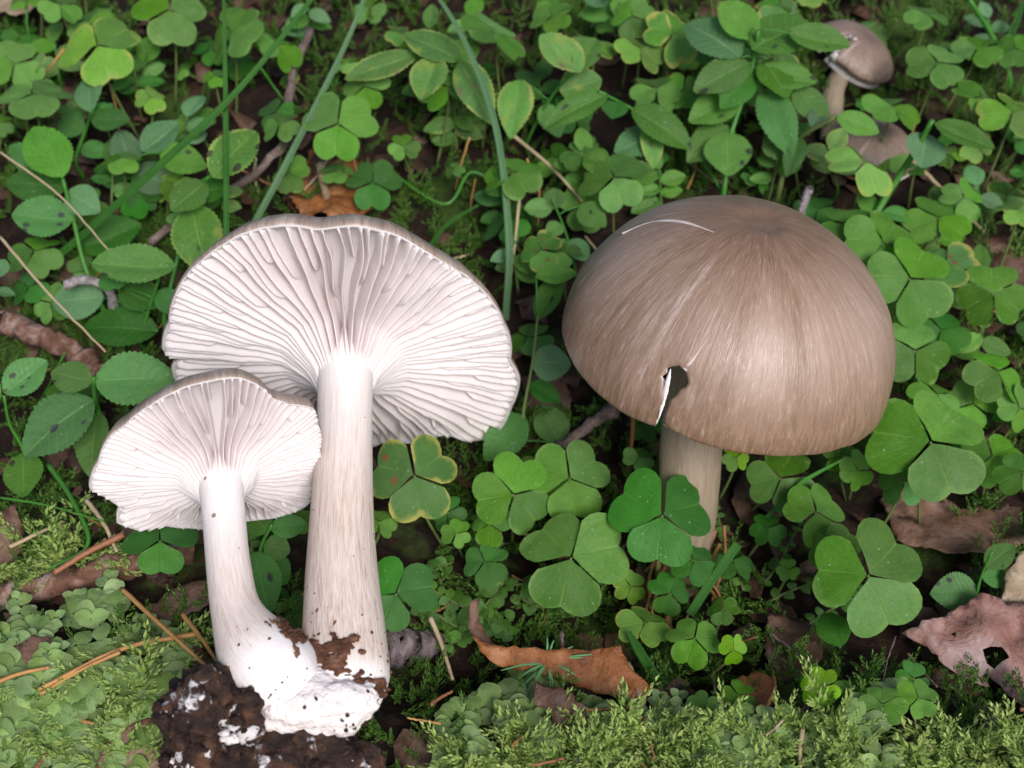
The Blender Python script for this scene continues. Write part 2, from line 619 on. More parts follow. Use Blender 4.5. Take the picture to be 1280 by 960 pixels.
def cap_mat(name, a, b, c3, white=0.5, pale=0.0):
    """u = angle round the cap, v = 0 at the apex and 1 at the rim: radial silky fibres"""
    t = NT(name)
    u, v = t.uvxy()
    co = t.coord('Object')
    uu = t.math('MULTIPLY', u, 2 * math.pi)

    def pol(kr, kv):
        cx = t.n('ShaderNodeCombineXYZ')
        t.l(t.math('MULTIPLY', t.math('COSINE', uu), kr), cx.inputs[0])
        t.l(t.math('MULTIPLY', t.math('SINE', uu), kr), cx.inputs[1])
        t.l(t.math('MULTIPLY', v, kv), cx.inputs[2])
        return cx.outputs[0]
    fine = t.noise(pol(1, 0.16), 46, 3, 0.7)
    fine2 = t.noise(pol(1, 0.30), 40, 4, 0.72)
    broad = t.noise(pol(1, 0.25), 5.0, 4, 0.6)
    hair = t.noise(pol(1, 0.5), 60, 2, 0.6)
    f = t.math('ADD', t.math('MULTIPLY', fine2, 0.68), t.math('MULTIPLY', broad, 0.32))
    c = t.ramp(f, [(0.36, a), (0.5, b), (0.64, c3)])
    # darker disc, slightly darker lower rim
    disc = t.math('MULTIPLY', t.rng(v, 0.02, 0.30, 1, 0), t.rng(t.noise(co, 110, 5, 0.6), 0.3, 0.7, 0.3, 1))
    c = t.mix(t.math('MULTIPLY', disc, 0.75), c, (a[0] * 0.75, a[1] * 0.72, a[2] * 0.72))
    # white fibre streaks where the skin has split, mostly half way down
    st = t.math('MULTIPLY', t.rng(t.noise(pol(1, 0.10), 11, 3, 0.6), 0.57, 0.70), t.rng(fine2, 0.42, 0.6))
    st = t.math('MULTIPLY', st, t.math('MULTIPLY', t.rng(v, 0.25, 0.45), t.rng(v, 0.62, 0.86, 1, 0)))
    c = t.mix(t.math('MULTIPLY', st, white), c, (0.60, 0.53, 0.51))
    band = t.math('MULTIPLY', t.math('MULTIPLY', t.rng(v, 0.22, 0.50), t.rng(v, 0.60, 0.92, 1, 0)), t.rng(t.noise(pol(1, 0.12), 3.2, 4, 0.6), 0.35, 0.62, 0.15, 1.0))  # paler mid-cap flesh, also painting the cap's broad highlight into the colour
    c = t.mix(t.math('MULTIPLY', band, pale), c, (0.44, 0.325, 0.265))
    sh = t.math('MULTIPLY', t.rng(hair, 0.57, 0.68), t.rng(fine2, 0.4, 0.6))
    c = t.mix(t.math('MULTIPLY', sh, 0.22), c, (0.62, 0.53, 0.47))
    vo = t.n('ShaderNodeTexVoronoi', i_Scale=120.0)
    t.l(co, vo.inputs['Vector'])
    s2 = t.n('ShaderNodeSeparateColor')
    t.l(vo.outputs['Color'], s2.inputs[0])
    sp_ = t.math('MULTIPLY', t.math('LESS_THAN', vo.outputs[0], 0.055), t.math('GREATER_THAN', s2.outputs[0], 0.90))
    c = t.mix(sp_, c, (0.02, 0.012, 0.01))
    h = t.math('ADD', t.math('MULTIPLY', fine, 1.0), t.math('MULTIPLY', hair, 0.5))
    rough = t.rng(fine, 0.35, 0.7, 0.50, 0.38)
    return t.finish(c, rough, t.bump(h, 0.35, 0.0007), spec=0.55)


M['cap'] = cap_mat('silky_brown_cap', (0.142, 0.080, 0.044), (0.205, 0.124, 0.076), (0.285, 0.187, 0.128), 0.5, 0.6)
M['caprim'] = cap_mat('felty_brown_cap', (0.20, 0.14, 0.105), (0.30, 0.225, 0.18), (0.42, 0.34, 0.29), 0.3)
M['capback'] = cap_mat('dull_brown_cap', (0.13, 0.08, 0.06), (0.20, 0.135, 0.105), (0.30, 0.22, 0.18), 0.5)


def flesh_mat():
    t = NT('white_flesh')
    co = t.coord('Object')
    n = t.noise(co, 160, 4)
    return t.finish(t.mix(n, (0.74, 0.68, 0.66), (0.86, 0.82, 0.82)), 0.5, t.bump(n, 0.3, 0.0005), 0.15, (0.8, 0.7, 0.65), 0.3)


M['flesh'] = flesh_mat()
M['scar'] = simple_mat('torn_skin_scar', (0.42, 0.34, 0.31), (0.62, 0.55, 0.54), 300, 0.6)
M['greenbit'] = simple_mat('green_stain', (0.30, 0.38, 0.20), (0.45, 0.48, 0.33), 200)
M['grain'] = bark_mat('dark_soil_grain', (0.012, 0.007, 0.006), (0.035, 0.018, 0.013), (0.09, 0.048, 0.03), 300)
M['crust'] = bark_mat('soil_crust', (0.045, 0.02, 0.012), (0.13, 0.055, 0.03), (0.26, 0.14, 0.09), 300)


def moss_mat(name, a, b, tip):
    t = NT(name)
    u, v = t.uvxy()
    co = t.coord('Object')
    n = t.noise(co, 45, 4, 0.6)
    c = t.mix(t.rng(n, 0.35, 0.65), a, b)
    c = t.mix(t.math('MULTIPLY', v, 0.55), c, tip)
    return t.finish(c, 0.45, None, 0.35, None, 0.4)


M['moss'] = moss_mat('feather_moss', (0.20, 0.35, 0.045), (0.32, 0.47, 0.09), (0.66, 0.72, 0.34))
M['moss_dark'] = moss_mat('low_moss', (0.045, 0.13, 0.012), (0.10, 0.22, 0.03), (0.18, 0.30, 0.06))

# ------------------------------------------------------------------ the forest floor
xs = np.concatenate([[-400, -200, -100, -70], np.linspace(-50, 50, 201), [70, 100, 200, 400]])
ys = np.concatenate([[-100, -40, -10], np.linspace(8, 72, 161), [80, 100, 200, 400, 800]])
gv, gf = [], []
for y in ys:
    for x in xs:
        near = 1.0 if abs(x) <= 50 and 8 <= y <= 72 else 0.0
        z = G(x, y) + near * (0.22 * nz(x * 1.3, y * 1.3, 1.0) + 0.12 * nz(x * 3, y * 3, 5.0))
        gv.append((x, y, z - 0.15))
nx = len(xs)
for j in range(len(ys) - 1):
    for i in range(nx - 1):
        gf.append((j * nx + i, j * nx + i + 1, (j + 1) * nx + i + 1, (j + 1) * nx + i))
ground = link('ground', mk_mesh('ground', gv, gf, M['soil']))
ground['kind'] = 'structure'

# ------------------------------------------------------------------ mushrooms
def polar_outline(cpx, outline, n, a):
    """outline pixels -> radius by angle in the cap's own plane, a cm along the stem from the centre point"""
    C, nn = cpx, n
    u = Vector((0, 0, 1)).cross(nn) * -1
    u = (RGT - nn * RGT.dot(nn)).normalized()
    v = nn.cross(u)
    if v.z < 0:
        v = -v
    pts = []
    for px, py in outline:
        q = on_plane(px, py, C + nn * a, nn) - C
        x, y = q.dot(u), q.dot(v)
        pts.append((math.atan2(y, x), math.hypot(x, y)))
    pts.sort()
    ext = [(p[0] - 2 * math.pi, p[1]) for p in pts] + pts + [(p[0] + 2 * math.pi, p[1]) for p in pts]
    return u, v, lambda th: lerp_tab(ext, (th + math.pi) % (2 * math.pi) - math.pi)


def gilled_mushroom(name, label, cpx, cdep, stem_pix, outline, rim_a, n_gill, stem_mat_, scale, seed, lift=0.0):
    rnd = random.Random(seed)
    C = PD(cpx[0], cpx[1], cdep)
    sp_ = [PD(px, py, d) for px, py, d, r in stem_pix]
    n = (sp_[1] - sp_[0]).normalized()
    u, v, Rf = polar_outline(C, outline, n, rim_a)
    base = sp_[-1]
    th_ = thing(name, base, label, 'mushroom', 'lying mushrooms with their gills turned up')

    def pos(th, q, a):
        """q = share of the rim radius, a = cm along the stem"""
        r = Rf(th) * q
        return C + u * (math.cos(th) * r) + v * (math.sin(th) * r) + n * a
    k = scale

    def waver(th):
        return 0.16 * k * nz(math.cos(th) * 2.3 + seed, math.sin(th) * 2.3, 0.3) + 0.06 * k * nz(math.cos(th) * 9 + seed, math.sin(th) * 9, 2.3)
    # shell: outer skin then flesh on the gill side
    NA = 160
    prof = [(0.02, rim_a * 0.2 - 2.3 * k, 0), (0.3, rim_a * 0.3 - 2.2 * k, 0), (0.6, rim_a * 0.5 - 1.85 * k, 0), (0.82, rim_a * 0.8 - 1.15 * k, 0), (0.95, rim_a - 0.62 * k, 0),
            (0.995, rim_a - 0.25 * k, 0), (1.006, rim_a - 0.08 * k, 0), (1.0, rim_a - 0.01 * k, 1), (0.988, rim_a + 0.02 * k, 1),
            (0.965, rim_a - 0.08 * k, 1), (0.9, rim_a - 0.26 * k, 1), (0.7, rim_a * 0.75 - 0.42 * k, 1), (0.4, rim_a * 0.4 - 0.50 * k, 1), (0.15, -0.50 * k, 1), (0.05, -0.50 * k, 1)]
    V, F, U, MI = [], [], [], []
    for i, (q, a, m) in enumerate(prof):
        for j in range(NA):
            th = 2 * math.pi * j / NA
            p = pos(th, q, a + waver(th) * min(1, q * q)) - C
            V.append(p[:])
            U.append((j / NA, min(1, q)))
    for i in range(len(prof) - 1):
        for j in range(NA):
            j2 = (j + 1) % NA
            F.append((i * NA + j, i * NA + j2, (i + 1) * NA + j2, (i + 1) * NA + j))
            MI.append(1 if prof[i + 1][2] and prof[i][2] else 0)
    F.append(tuple(range(NA))[::-1])
    MI.append(0)
    cap = link('cap', mk_mesh(name + '_cap', V, F, [M['caprim'], M['gill']], uv=U, midx=MI), th_, Matrix.Translation(C))
    cap['label'] = 'felty grey-brown cap edge curling round the gills'
    # gills
    NS = 26
    total = n_gill
    rst = stem_pix[0][3] * 0.85
    for gi in range(total):
        th0 = 2 * math.pi * (gi + 0.35 * rnd.uniform(-1, 1)) / total
        kind = gi % 4
        r_full = Rf(th0)
        q_in = rst / r_full * 0.9
        q0 = q_in if kind in (0, 2) else (rnd.uniform(0.30, 0.5) if kind == 1 else rnd.uniform(0.50, 0.74))
        q1 = 0.992
        lean = -0.24 * k * math.cos(th0) + 0.10 * k * (nz(math.cos(th0) * 3 + seed, math.sin(th0) * 3, 4.4)) + 0.03 * k * rnd.uniform(-1, 1)
        V, F = [], []
        jag = [rnd.uniform(-1, 1) for _ in range(NS)]
        ends = rnd.uniform(0, 9)
        for i in range(NS):
            s = i / (NS - 1)
            q = q0 + (q1 - q0) * s
            # slow sideways wander shared by neighbours, growing outwards
            dth = (0.075 * nz(math.cos(th0) * 2.2 + seed, math.sin(th0) * 2.2, q * 2.2 + 8)
                   + 0.006 * nz(math.cos(th0) * 11 + seed, math.sin(th0) * 11, q * 7 + ends)) * sstep(0.12, 0.7, q) * (1 - 0.55 * sstep(0.8, 1.0, q))
            th = th0 + dth
            # flesh level and edge level along the stem direction
            fl = lerp_tab([(0.0, -0.50 * k), (0.15, -0.50 * k), (0.4, rim_a * 0.4 - 0.50 * k), (0.7, rim_a * 0.75 - 0.42 * k), (0.9, rim_a - 0.26 * k), (0.985, rim_a - 0.05 * k)], q) - 0.05 * k
            eg = lerp_tab([(0.0, 1.4 * k), (q_in, 1.3 * k), (q_in + 0.035, 0.95 * k), (q_in + 0.08, 0.5 * k), (q_in + 0.15, 0.20 * k), (0.35, rim_a * 0.30 + 0.06 * k), (0.6, rim_a * 0.6 + 0.10 * k), (0.85, rim_a * 0.9 + 0.10 * k), (0.985, rim_a + 0.05 * k)], q)
            eg += 0.03 * k * jag[i] * 0.5 + 0.06 * k * nz(th0 * 31, q * 6, seed)
            if kind not in (0, 2):
                eg = fl + (eg - fl) * (0.02 + 0.98 * sstep(0.0, 0.42, s)) * 0.97
                thin = 0.25 + 0.75 * sstep(0.0, 0.3, s)
            else:
                thin = 1.0
            w = waver(th) * min(1, q * q)
            tang = (-u * math.sin(th) + v * math.cos(th))
            hb, he = 0.050 * k * thin, 0.017 * k * thin
            for lev, hw, ln in ((0.0, hb, 0), (0.5, (hb + he) * 0.5, 0.35), (0.9, he * 1.2, 0.85), (1.0, he * 0.6, 1.0)):
                a = fl + (eg - fl) * lev + w
                c = pos(th, q, a) + tang * (lean * ln + 0.015 * k * ln * nz(th0 * 17, q * 7, 3.0 + seed))
                V.append((c - tang * hw - C)[:])
                V.append((c + tang * hw - C)[:])
        W = 8
        for i in range(NS - 1):
            o, p = i * W, (i + 1) * W
            for a_, b_ in ((0, 2), (2, 4), (4, 6)):
                F.append((o + a_, o + b_, p + b_, p + a_))
                F.append((o + b_ + 1, o + a_ + 1, p + a_ + 1, p + b_ + 1))
            F.append((o + 6, o + 7, p + 7, p + 6))
        F.append((0, 1, 3, 5, 7, 6, 4, 2))
        e = (NS - 1) * W
        F.append((e + 0, e + 2, e + 4, e + 6, e + 7, e + 5, e + 3, e + 1))
        link('gill', mk_mesh(name + '_gill', V, F, M['gill']), cap, Matrix.Translation(C))
    # stem
    path = [C - n * (0.45 * k)] + sp_
    rad = [stem_pix[0][3] * 1.15] + [r for _, _, _, r in stem_pix]
    NP = 40
    P = smooth_path(path, NP)
    rr = smooth_path([(r, 0, 0) for r in rad], NP)
    rl = [x.x for x in rr]
    Vt, Ft, Ut = tube_geo(P, rl, 48, True, 0.0, origin=base)
    # the top of the stem flares into the gills; ribbing
    Vn = []
    for i, p in enumerate(Vt):
        a, s = Ut[i]
        c = P[min(NP, int(round(s * NP)))] - base
        d = Vector(p) - c
        f = 1 + 0.16 * math.exp(-(s * 8) ** 2) + 0.022 * nz(math.cos(a * 6.283) * 2, math.sin(a * 6.283) * 2, s * 4 + seed) + 0.010 * nz(math.cos(a * 6.283) * 14, math.sin(a * 6.283) * 14, s * 1.2)
        f += 0.05 * sstep(0.75, 1.0, s) * nz(math.cos(a * 6.283) * 2.6, math.sin(a * 6.283) * 2.6, s * 14 + 3)
        Vn.append((c + d * f)[:])
    link('stem', mk_mesh(name + '_stem', Vn, Ft, stem_mat_, uv=Ut), th_, Matrix.Translation(base))
    return th_, C, n, u, v, P, rl


outA = [(203, 441), (211, 402), (228, 352), (256, 320), (298, 294), (350, 282), (398, 288), (440, 281), (490, 290), (532, 311), (572, 338), (608, 366), (630, 402),
        (638, 450), (650, 472), (641, 508), (615, 549), (576, 551), (556, 542), (522, 556), (480, 556), (430, 570), (350, 560), (270, 530), (219, 480), (214, 458), (229, 446)]
mA = gilled_mushroom('gilled_mushroom', 'large pale mushroom lying with a broad fan of gills on a thick streaked stem',
                     (432, 452), 36.0,
                     [(432, 462, 35.6, 0.80), (430, 560, 34.2, 0.80), (427, 650, 32.9, 0.87), (427, 730, 31.7, 0.98), (430, 800, 30.7, 1.09), (431, 850, 30.0, 1.12), (432, 885, 29.6, 0.85)],
                     outA, -0.75, 116, M['stemA'], 1.0, 3)
outB = [(112, 612), (123, 574), (158, 528), (208, 492), (258, 476), (296, 473), (322, 481), (340, 497), (362, 506), (391, 511), (397, 530), (400, 562), (393, 600), (388, 628),
        (352, 646), (310, 652), (275, 664), (240, 662), (203, 660), (172, 664), (146, 654), (148, 634), (124, 617)]
mB = gilled_mushroom('gilled_mushroom', 'smaller white gilled mushroom with a bent stem lying before the large fan',
                     (277, 600), 32.4,
                     [(277, 610, 32.0, 0.57), (281, 660, 31.3, 0.55), (286, 710, 30.7, 0.56), (296, 765, 30.1, 0.64), (322, 816, 29.6, 1.0), (356, 852, 29.3, 1.05), (385, 880, 29.2, 0.60)],
                     outB, -0.50, 100, M['stemB'], 0.72, 8)

# soil crust stuck to the big stem
def stem_patch(mush, s0, s1, a0, a1, mat, name, seed, thick=0.10, thr=0.0):
    th_, C, n, u, v, P, rl = mush
    NP = len(P) - 1
    V, F, idx = [], [], {}
    ns, na = 46, 60
    base = WM[th_].to_translation()

    def surf(s, a, extra):
        i = min(NP - 1, int(s * NP))
        f = s * NP - i
        c = P[i].lerp(P[i + 1], f)
        r = rl[i] + (rl[i + 1] - rl[i]) * f
        t = (P[min(NP, i + 1)] - P[max(0, i - 1)]).normalized()
        X = RGT - t * RGT.dot(t)
        X.normalize()
        Z = X.cross(t)
        if Z.dot(TOCAM) < 0:
            Z = -Z
        return c + (X * math.sin(a) + Z * math.cos(a)) * (r * 1.03 + extra)
    keep = []
    for i in range(ns):
        for j in range(na):
            fs, fa = i / (ns - 1), j / (na - 1)
            edge = min(fs, 1 - fs, fa, 1 - fa) * 2
            nn_ = nz(fs * 5 + seed, fa * 5, 1.2) + 0.5 * nz(fs * 13, fa * 13, seed)
            m = edge * 1.5 - 0.38 + 0.9 * nn_ - thr
            keep.append(m > 0)
            ex = (thick * (0.35 + 0.8 * abs(nz(fs * 22, fa * 22, seed + 5)) + 0.5 * nn_) if m > 0 else 0.0) * min(1, m * 4 + 0.1)
            V.append((surf(s0 + (s1 - s0) * fs, a0 + (a1 - a0) * fa, max(ex, -0.01)) - base)[:])
    for i in range(ns - 1):
        for j in range(na - 1):
            q = (i * na + j, i * na + j + 1, (i + 1) * na + j + 1, (i + 1) * na + j)
            if sum(keep[x] for x in q) >= 2:
                F.append(q)
    o = link(name, mk_mesh(name, V, F, mat), th_, Matrix.Translation(base))
    return o


stem_patch(mA, 0.74, 0.92, -1.35, 0.55, M['crust'], 'soil_crust', 2.0, 0.09, 0.18)
stem_patch(mA, 0.90, 1.0, 0.1, 1.6, M['crust'], 'soil_crust', 5.0, 0.12, 0.1)
stem_patch(mB, 0.66, 0.86, 0.5, 1.5, M['crust'], 'soil_crust', 8.0, 0.07, 0.2)

# ---- clod of humus round their bases
clod = thing('humus_clod', PD(340, 965, 28.6), 'dark clod of humus flecked with white threads round the mushroom bases', 'soil')


def lump(name, c, rx, ry, rz, mat, parent, seed, amp=0.35, sub=5, rough=1.0):
    bm = bmesh.new()
    bmesh.ops.create_icosphere(bm, subdivisions=sub, radius=1)
    for vt in bm.verts:
        d = vt.co.copy()
        f = 1 + amp * (0.7 * noise.fractal(d * 1.4 + Vector((seed, 0, 0)), 1.0, 2.0, 4) + rough * 0.28 * noise.fractal(d * 6 + Vector((0, seed, 0)), 0.8, 2.0, 4))
        vt.co = Vector((d.x * rx, d.y * ry, d.z * rz)) * f
    me = bpy.data.meshes.new(name)
    for vt in bm.verts:
        vt.co *= S
    bm.to_mesh(me)
    bm.free()
    me.materials.append(mat)
    me.polygons.foreach_set('use_smooth', [True] * len(me.polygons))
    return link(name, me, parent, Matrix.Translation(c))


LC = [(PD(266, 912, 28.9), 1.30, 1.3, 1.75), (PD(386, 974, 29.0), 1.45, 1.4, 1.1), (PD(318, 975, 28.8), 1.9, 1.5, 1.1)]
for i, (c, rx, ry, rz) in enumerate(LC):
    lump('earth_lump', c, rx, ry, rz, M['clod'], clod, 3.3 * i + 1, 0.42)
# white mycelium felt joining both stems
fb = lump('mycelium_felt', PD(384, 874, 29.2), 1.75, 0.9, 0.85, M['mycelium'], clod, 9.1, 0.26, 5, 0.9)
rr_ = random.Random(4)
for i in range(60):                                       # white flecks and dark crumbs on the clod
    c, rx, ry, rz = LC[i % 3]
    d = Vector((rr_.uniform(-1, 1), rr_.uniform(-1, -0.1), rr_.uniform(-0.2, 1))).normalized()
    p = c + Vector((d.x * rx, d.y * ry, d.z * rz)) * 1.02
    sz = rr_.uniform(0.05, 0.15)
    lump('mycelium_fleck' if i % 5 == 0 else 'earth_crumb', p, sz * rr_.uniform(0.7, 1.6), sz, sz * rr_.uniform(0.5, 1.1), M['mycelium'] if i % 5 == 0 else M['grain'], clod, i * 2.3, 0.8, 3)
for i in range(16):                                       # root threads wound through it
    c, rx, ry, rz = LC[1 if i % 2 else 2]
    a0 = rr_.uniform(-1.9, -0.4)
    zz = rr_.uniform(-0.7, 0.75)
    pts = []
    for k in range(6):
        a = a0 + k * rr_.uniform(0.18, 0.34)
        q = math.sqrt(max(0.05, 1 - zz * zz))
        pts.append(c + Vector((math.sin(a + 0.5) * rx * q, -abs(math.cos(a + 0.3)) * ry * q, (zz + 0.05 * rr_.uniform(-1, 1)) * rz)) * 1.06)
    P_ = smooth_path(pts, 12)
    Vt, Ft, Ut = tube_geo(P_, [0.045 * (1 - 0.6 * abs(k / 6 - 1)) for k in range(13)], 6, True, 0.3)
    link('root_thread', mk_mesh('root_thread', Vt, Ft, M['crust'] if i % 3 else M['litter_tan']), clod, Matrix.Translation(P_[0]))
def crumb_field(parent, spots, name, mat, seed):
    rr0 = random.Random(seed)
    base = WM[parent].to_translation()
    ico = bmesh.new()
    bmesh.ops.create_icosphere(ico, subdivisions=1, radius=1)
    iv = [v_.co.copy() for v_ in ico.verts]
    ico.verts.index_update()
    ifc = [tuple(v_.index for v_ in f_.verts) for f_ in ico.faces]
    ico.free()
    V, F = [], []
    for p, sz in spots:
        o = len(V)
        sx, sy, sz_ = sz * rr0.uniform(0.6, 1.6), sz * rr0.uniform(0.6, 1.2), sz * rr0.uniform(0.5, 1.2)
        rot = Matrix.Rotation(rr0.uniform(0, 6.28), 3, Vector((rr0.uniform(-1, 1), rr0.uniform(-1, 1), 1)).normalized())
        for q in iv:
            j = 1 + rr0.uniform(-0.3, 0.3)
            V.append((p + rot @ Vector((q.x * sx * j, q.y * sy * j, q.z * sz_ * j)) - base)[:])
        F += [tuple(o + i for i in f_) for f_ in ifc]
    o = link(name, mk_mesh(name, V, F, mat, smooth=False), parent, Matrix.Translation(base))
    o['kind'] = 'stuff'
    return o


def clod_spots(n, seed, lo, hi):
    rr0 = random.Random(seed)
    out = []
    for i in range(n):
        c, rx, ry, rz = LC[i % 3]
        d = Vector((rr0.uniform(-1, 1), rr0.uniform(-1, 0.2), rr0.uniform(-0.5, 1))).normalized()
        f = 1 + 0.42 * 0.7 * noise.fractal(d * 1.4 + Vector((3.3 * (i % 3) + 1, 0, 0)), 1.0, 2.0, 4)
        out.append((c + Vector((d.x * rx, d.y * ry, d.z * rz)) * (f * 1.02), rr0.uniform(lo, hi)))
    return out


crumb_field(clod, clod_spots(420, 3, 0.03, 0.11), 'earth_grains', M['grain'], 1)
crumb_field(clod, clod_spots(60, 4, 0.015, 0.045), 'mycelium_grains', M['mycelium'], 2)


def stem_spots(mush, n, s0, s1, seed, lo, hi):
    th_, C, n_, u, v, P, rl = mush
    rr0 = random.Random(seed)
    NP = len(P) - 1
    out = []
    for i in range(n):
        s_ = s0 + (s1 - s0) * rr0.random() ** 0.6
        k = min(NP - 1, int(s_ * NP))
        t = (P[k + 1] - P[k]).normalized()
        X = (RGT - t * RGT.dot(t)).normalized()
        Z = X.cross(t)
        if Z.dot(TOCAM) < 0:
            Z = -Z
        a = rr0.uniform(-1.5, 1.5)
        out.append((P[k] + (X * math.sin(a) + Z * math.cos(a)) * rl[k] * 1.02, rr0.uniform(lo, hi)))
    return out


_fc = WM[fb].to_translation()
_fs = []
for i in range(120):
    d_ = Vector((rr_.uniform(-1, 1), rr_.uniform(-1, 0), rr_.uniform(-1, 0.6))).normalized()
    if d_.z > 0.1 and rr_.random() < 0.75:
        continue
    _fs.append((_fc + Vector((d_.x * 1.75, d_.y * 0.9, d_.z * 0.85)) * 1.05, rr_.uniform(0.015, 0.08)))
crumb_field(clod, _fs, 'earth_grains', M['grain'], 9)['label'] = 'dark grains of soil stuck to the white felt'
crumb_field(mA[0], stem_spots(mA, 45, 0.70, 0.98, 5, 0.012, 0.05), 'soil_grains', M['crust'], 3)
crumb_field(mA[0], stem_spots(mA, 22, 0.1, 0.8, 6, 0.008, 0.022), 'soil_grains', M['crust'], 4)
crumb_field(mB[0], stem_spots(mB, 30, 0.62, 0.98, 7, 0.012, 0.045), 'soil_grains', M['crust'], 5)
P_ = smooth_path([PD(232, 868, 29), PD(214, 868, 28.9), PD(203, 873, 28.8), PD(203, 886, 28.8), PD(212, 893, 28.8)], 14)
Vt, Ft, Ut = tube_geo(P_, 0.05, 7)
link('root_thread', mk_mesh('root_thread', Vt, Ft, M['crust']), clod, Matrix.Translation(P_[0]))


# ---- domed mushrooms (standing)
def domed_mushroom(label, C, axis, prof, stem_pts, stem_r, capm, stemm, tear=None, seed=1.0, ell=1.0, group=None, bulge=False):
    """C = centre of the rim plane; prof = (radius, height) from apex to the rolled-in edge"""
    ax = axis.normalized()
    X = (RGT - ax * RGT.dot(ax)).normalized()
    Y = ax.cross(X)                                      # points away from the camera
    base = Vector(stem_pts[-1])
    t_ = thing('domed_mushroom', base, label, 'mushroom', group)
    NA, NP = 192, 84
    pr = smooth_path([(r, h, 0) for r, h in prof], NP)
    L = [0.0]
    for a, b in zip(pr, pr[1:]):
        L.append(L[-1] + (b - a).length)
    tot = L[-1]
    V, F, U = [], [], []
    th_t, s_t, wtab = tear if tear else (0.0, 2.0, [(0, 0), (1, 0)])
    for i, p in enumerate(pr):
        s = L[i] / tot
        w = lerp_tab(wtab, s) if tear and s > s_t else 0.0
        for j in range(NA + 1):
            f = j / NA
            tw = w * (1 + 0.35 * nz(s * 60, round(f), seed) + 0.25 * nz(s * 170, round(f), 5.0)) if w else 0
            # the gap only bends the skin close to it
            th = th_t + 2 * math.pi * f
            if w:
                e0, e1 = f, 1 - f
                th += tw * math.exp(-(e0 / 0.05)) * 1.0 - tw * math.exp(-(e1 / 0.05)) * 1.0
            dx, dy = math.cos(th), math.sin(th)
            r = p.x * (1 + 0.025 * nz(dx * 1.3 + seed, dy * 1.3, 0.4) * sstep(0, 0.4, s) + 0.006 * nz(dx * 5, dy * 5, s * 3))
            h = p.y + (0.30 * nz(dx * 1.1 + seed, dy * 1.1, 2.2) + 0.05 * nz(dx * 6, dy * 6, 1.0)) * sstep(0.5, 1.0, s)
            h += 0.03 * nz(dx * r * 1.6, dy * r * 1.6, seed) * sstep(0.5, 0.0, s)
            if w:                                        # torn edges curl inwards and up
                cu = math.exp(-(min(f, 1 - f) / 0.018))
                r -= 0.16 * cu * min(1, w * 6)
                if f < 0.5:
                    h += 0.20 * math.exp(-(f / 0.04)) * sstep(0.8, 1.0, s)
            if bulge:
                da = math.degrees(th) % 360 - 322
                h -= 0.32 * math.exp(-(da / 38) ** 2) * sstep(0.62, 0.95, s)
                r -= 0.12 * math.exp(-(da / 45) ** 2) * sstep(0.86, 1.0, s)
            q = X * (dx * r * ell) + Y * (dy * r) + ax * h
            V.append(q[:])
            U.append((((th / (2 * math.pi)) % 1.0) if False else th / (2 * math.pi), s))
    W = NA + 1
    for i in range(NP):
        for j in range(NA):
            F.append((i * W + j, (i + 1) * W + j, (i + 1) * W + j + 1, i * W + j + 1))
    me = mk_mesh('domed_cap', V, F, [capm, M['flesh']], uv=U)
    bm = bmesh.new()
    bm.from_mesh(me)
    # weld the seam above the tear
    seam = []
    bm.verts.ensure_lookup_table()
    for i in range(NP + 1):
        if L[i] / tot <= s_t or not tear:
            seam += [bm.verts[i * W], bm.verts[i * W + NA]]
    bmesh.ops.remove_doubles(bm, verts=list(set(seam + [bm.verts[j] for j in range(W)])), dist=1e-6)
    bm.normal_update()
    bm.to_mesh(me)
    bm.free()
    cap = link('cap', me, t_, Matrix.Translation(C))
    sm = cap.modifiers.new('flesh', 'SOLIDIFY')
    sm.thickness = 0.0022
    sm.offset = -1
    sm.material_offset = 1
    sm.material_offset_rim = 1
    # gills inside
    ng = 90
    inner = [(q.x, q.y) for q in pr]
    rmax = max(q[0] for q in inner)
    for g in range(ng):
        th = th_t + 0.12 + (2 * math.pi - 0.24) * g / ng
        dx, dy = math.cos(th), math.sin(th)
        T = X * (-dy) + Y * dx
        V, F = [], []
        NS = 12
        for i in range(NS):
            f = i / (NS - 1)
            r = 0.7 + (rmax * 0.90 - 0.7) * f
            htop = max(h for rr0, h in inner if abs(rr0 - r) < 0.45 or rr0 >= r) if True else 0
            htop = lerp_tab(sorted([(a, b) for a, b in inner if b > prof[-3][1]]), r) - 0.28
            hb = max(htop - 0.15 - 0.9 * math.sin(math.pi * (0.15 + 0.85 * f)), prof[-3][1] + 0.55)
            hb = min(hb, htop - 0.05)
            for hh in (htop, hb):
                q = X * (dx * r * ell) + Y * (dy * r) + ax * hh
                V += [(q - T * 0.02)[:], (q + T * 0.02)[:]]
        for i in range(NS - 1):
            o, p = 4 * i, 4 * i + 4
            F += [(o, o + 2, p + 2, p), (o + 3, o + 1, p + 1, p + 3), (o + 2, o + 3, p + 3, p + 2), (o + 1, o, p, p + 1)]
        F += [(0, 1, 3, 2), (4 * NS - 4, 4 * NS - 2, 4 * NS - 1, 4 * NS - 3)]
        link('gill', mk_mesh('domed_gill', V, F, M['gill'], smooth=False), cap, Matrix.Translation(C))
    P = smooth_path(stem_pts, 30)
    rl = [x.x for x in smooth_path([(r, 0, 0) for r in stem_r], 30)]
    Vt, Ft, Ut = tube_geo(P, rl, 40, True, 0.05, origin=base)
    link('stem', mk_mesh('domed_stem', Vt, Ft, stemm, uv=Ut), t_, Matrix.Translation(base))

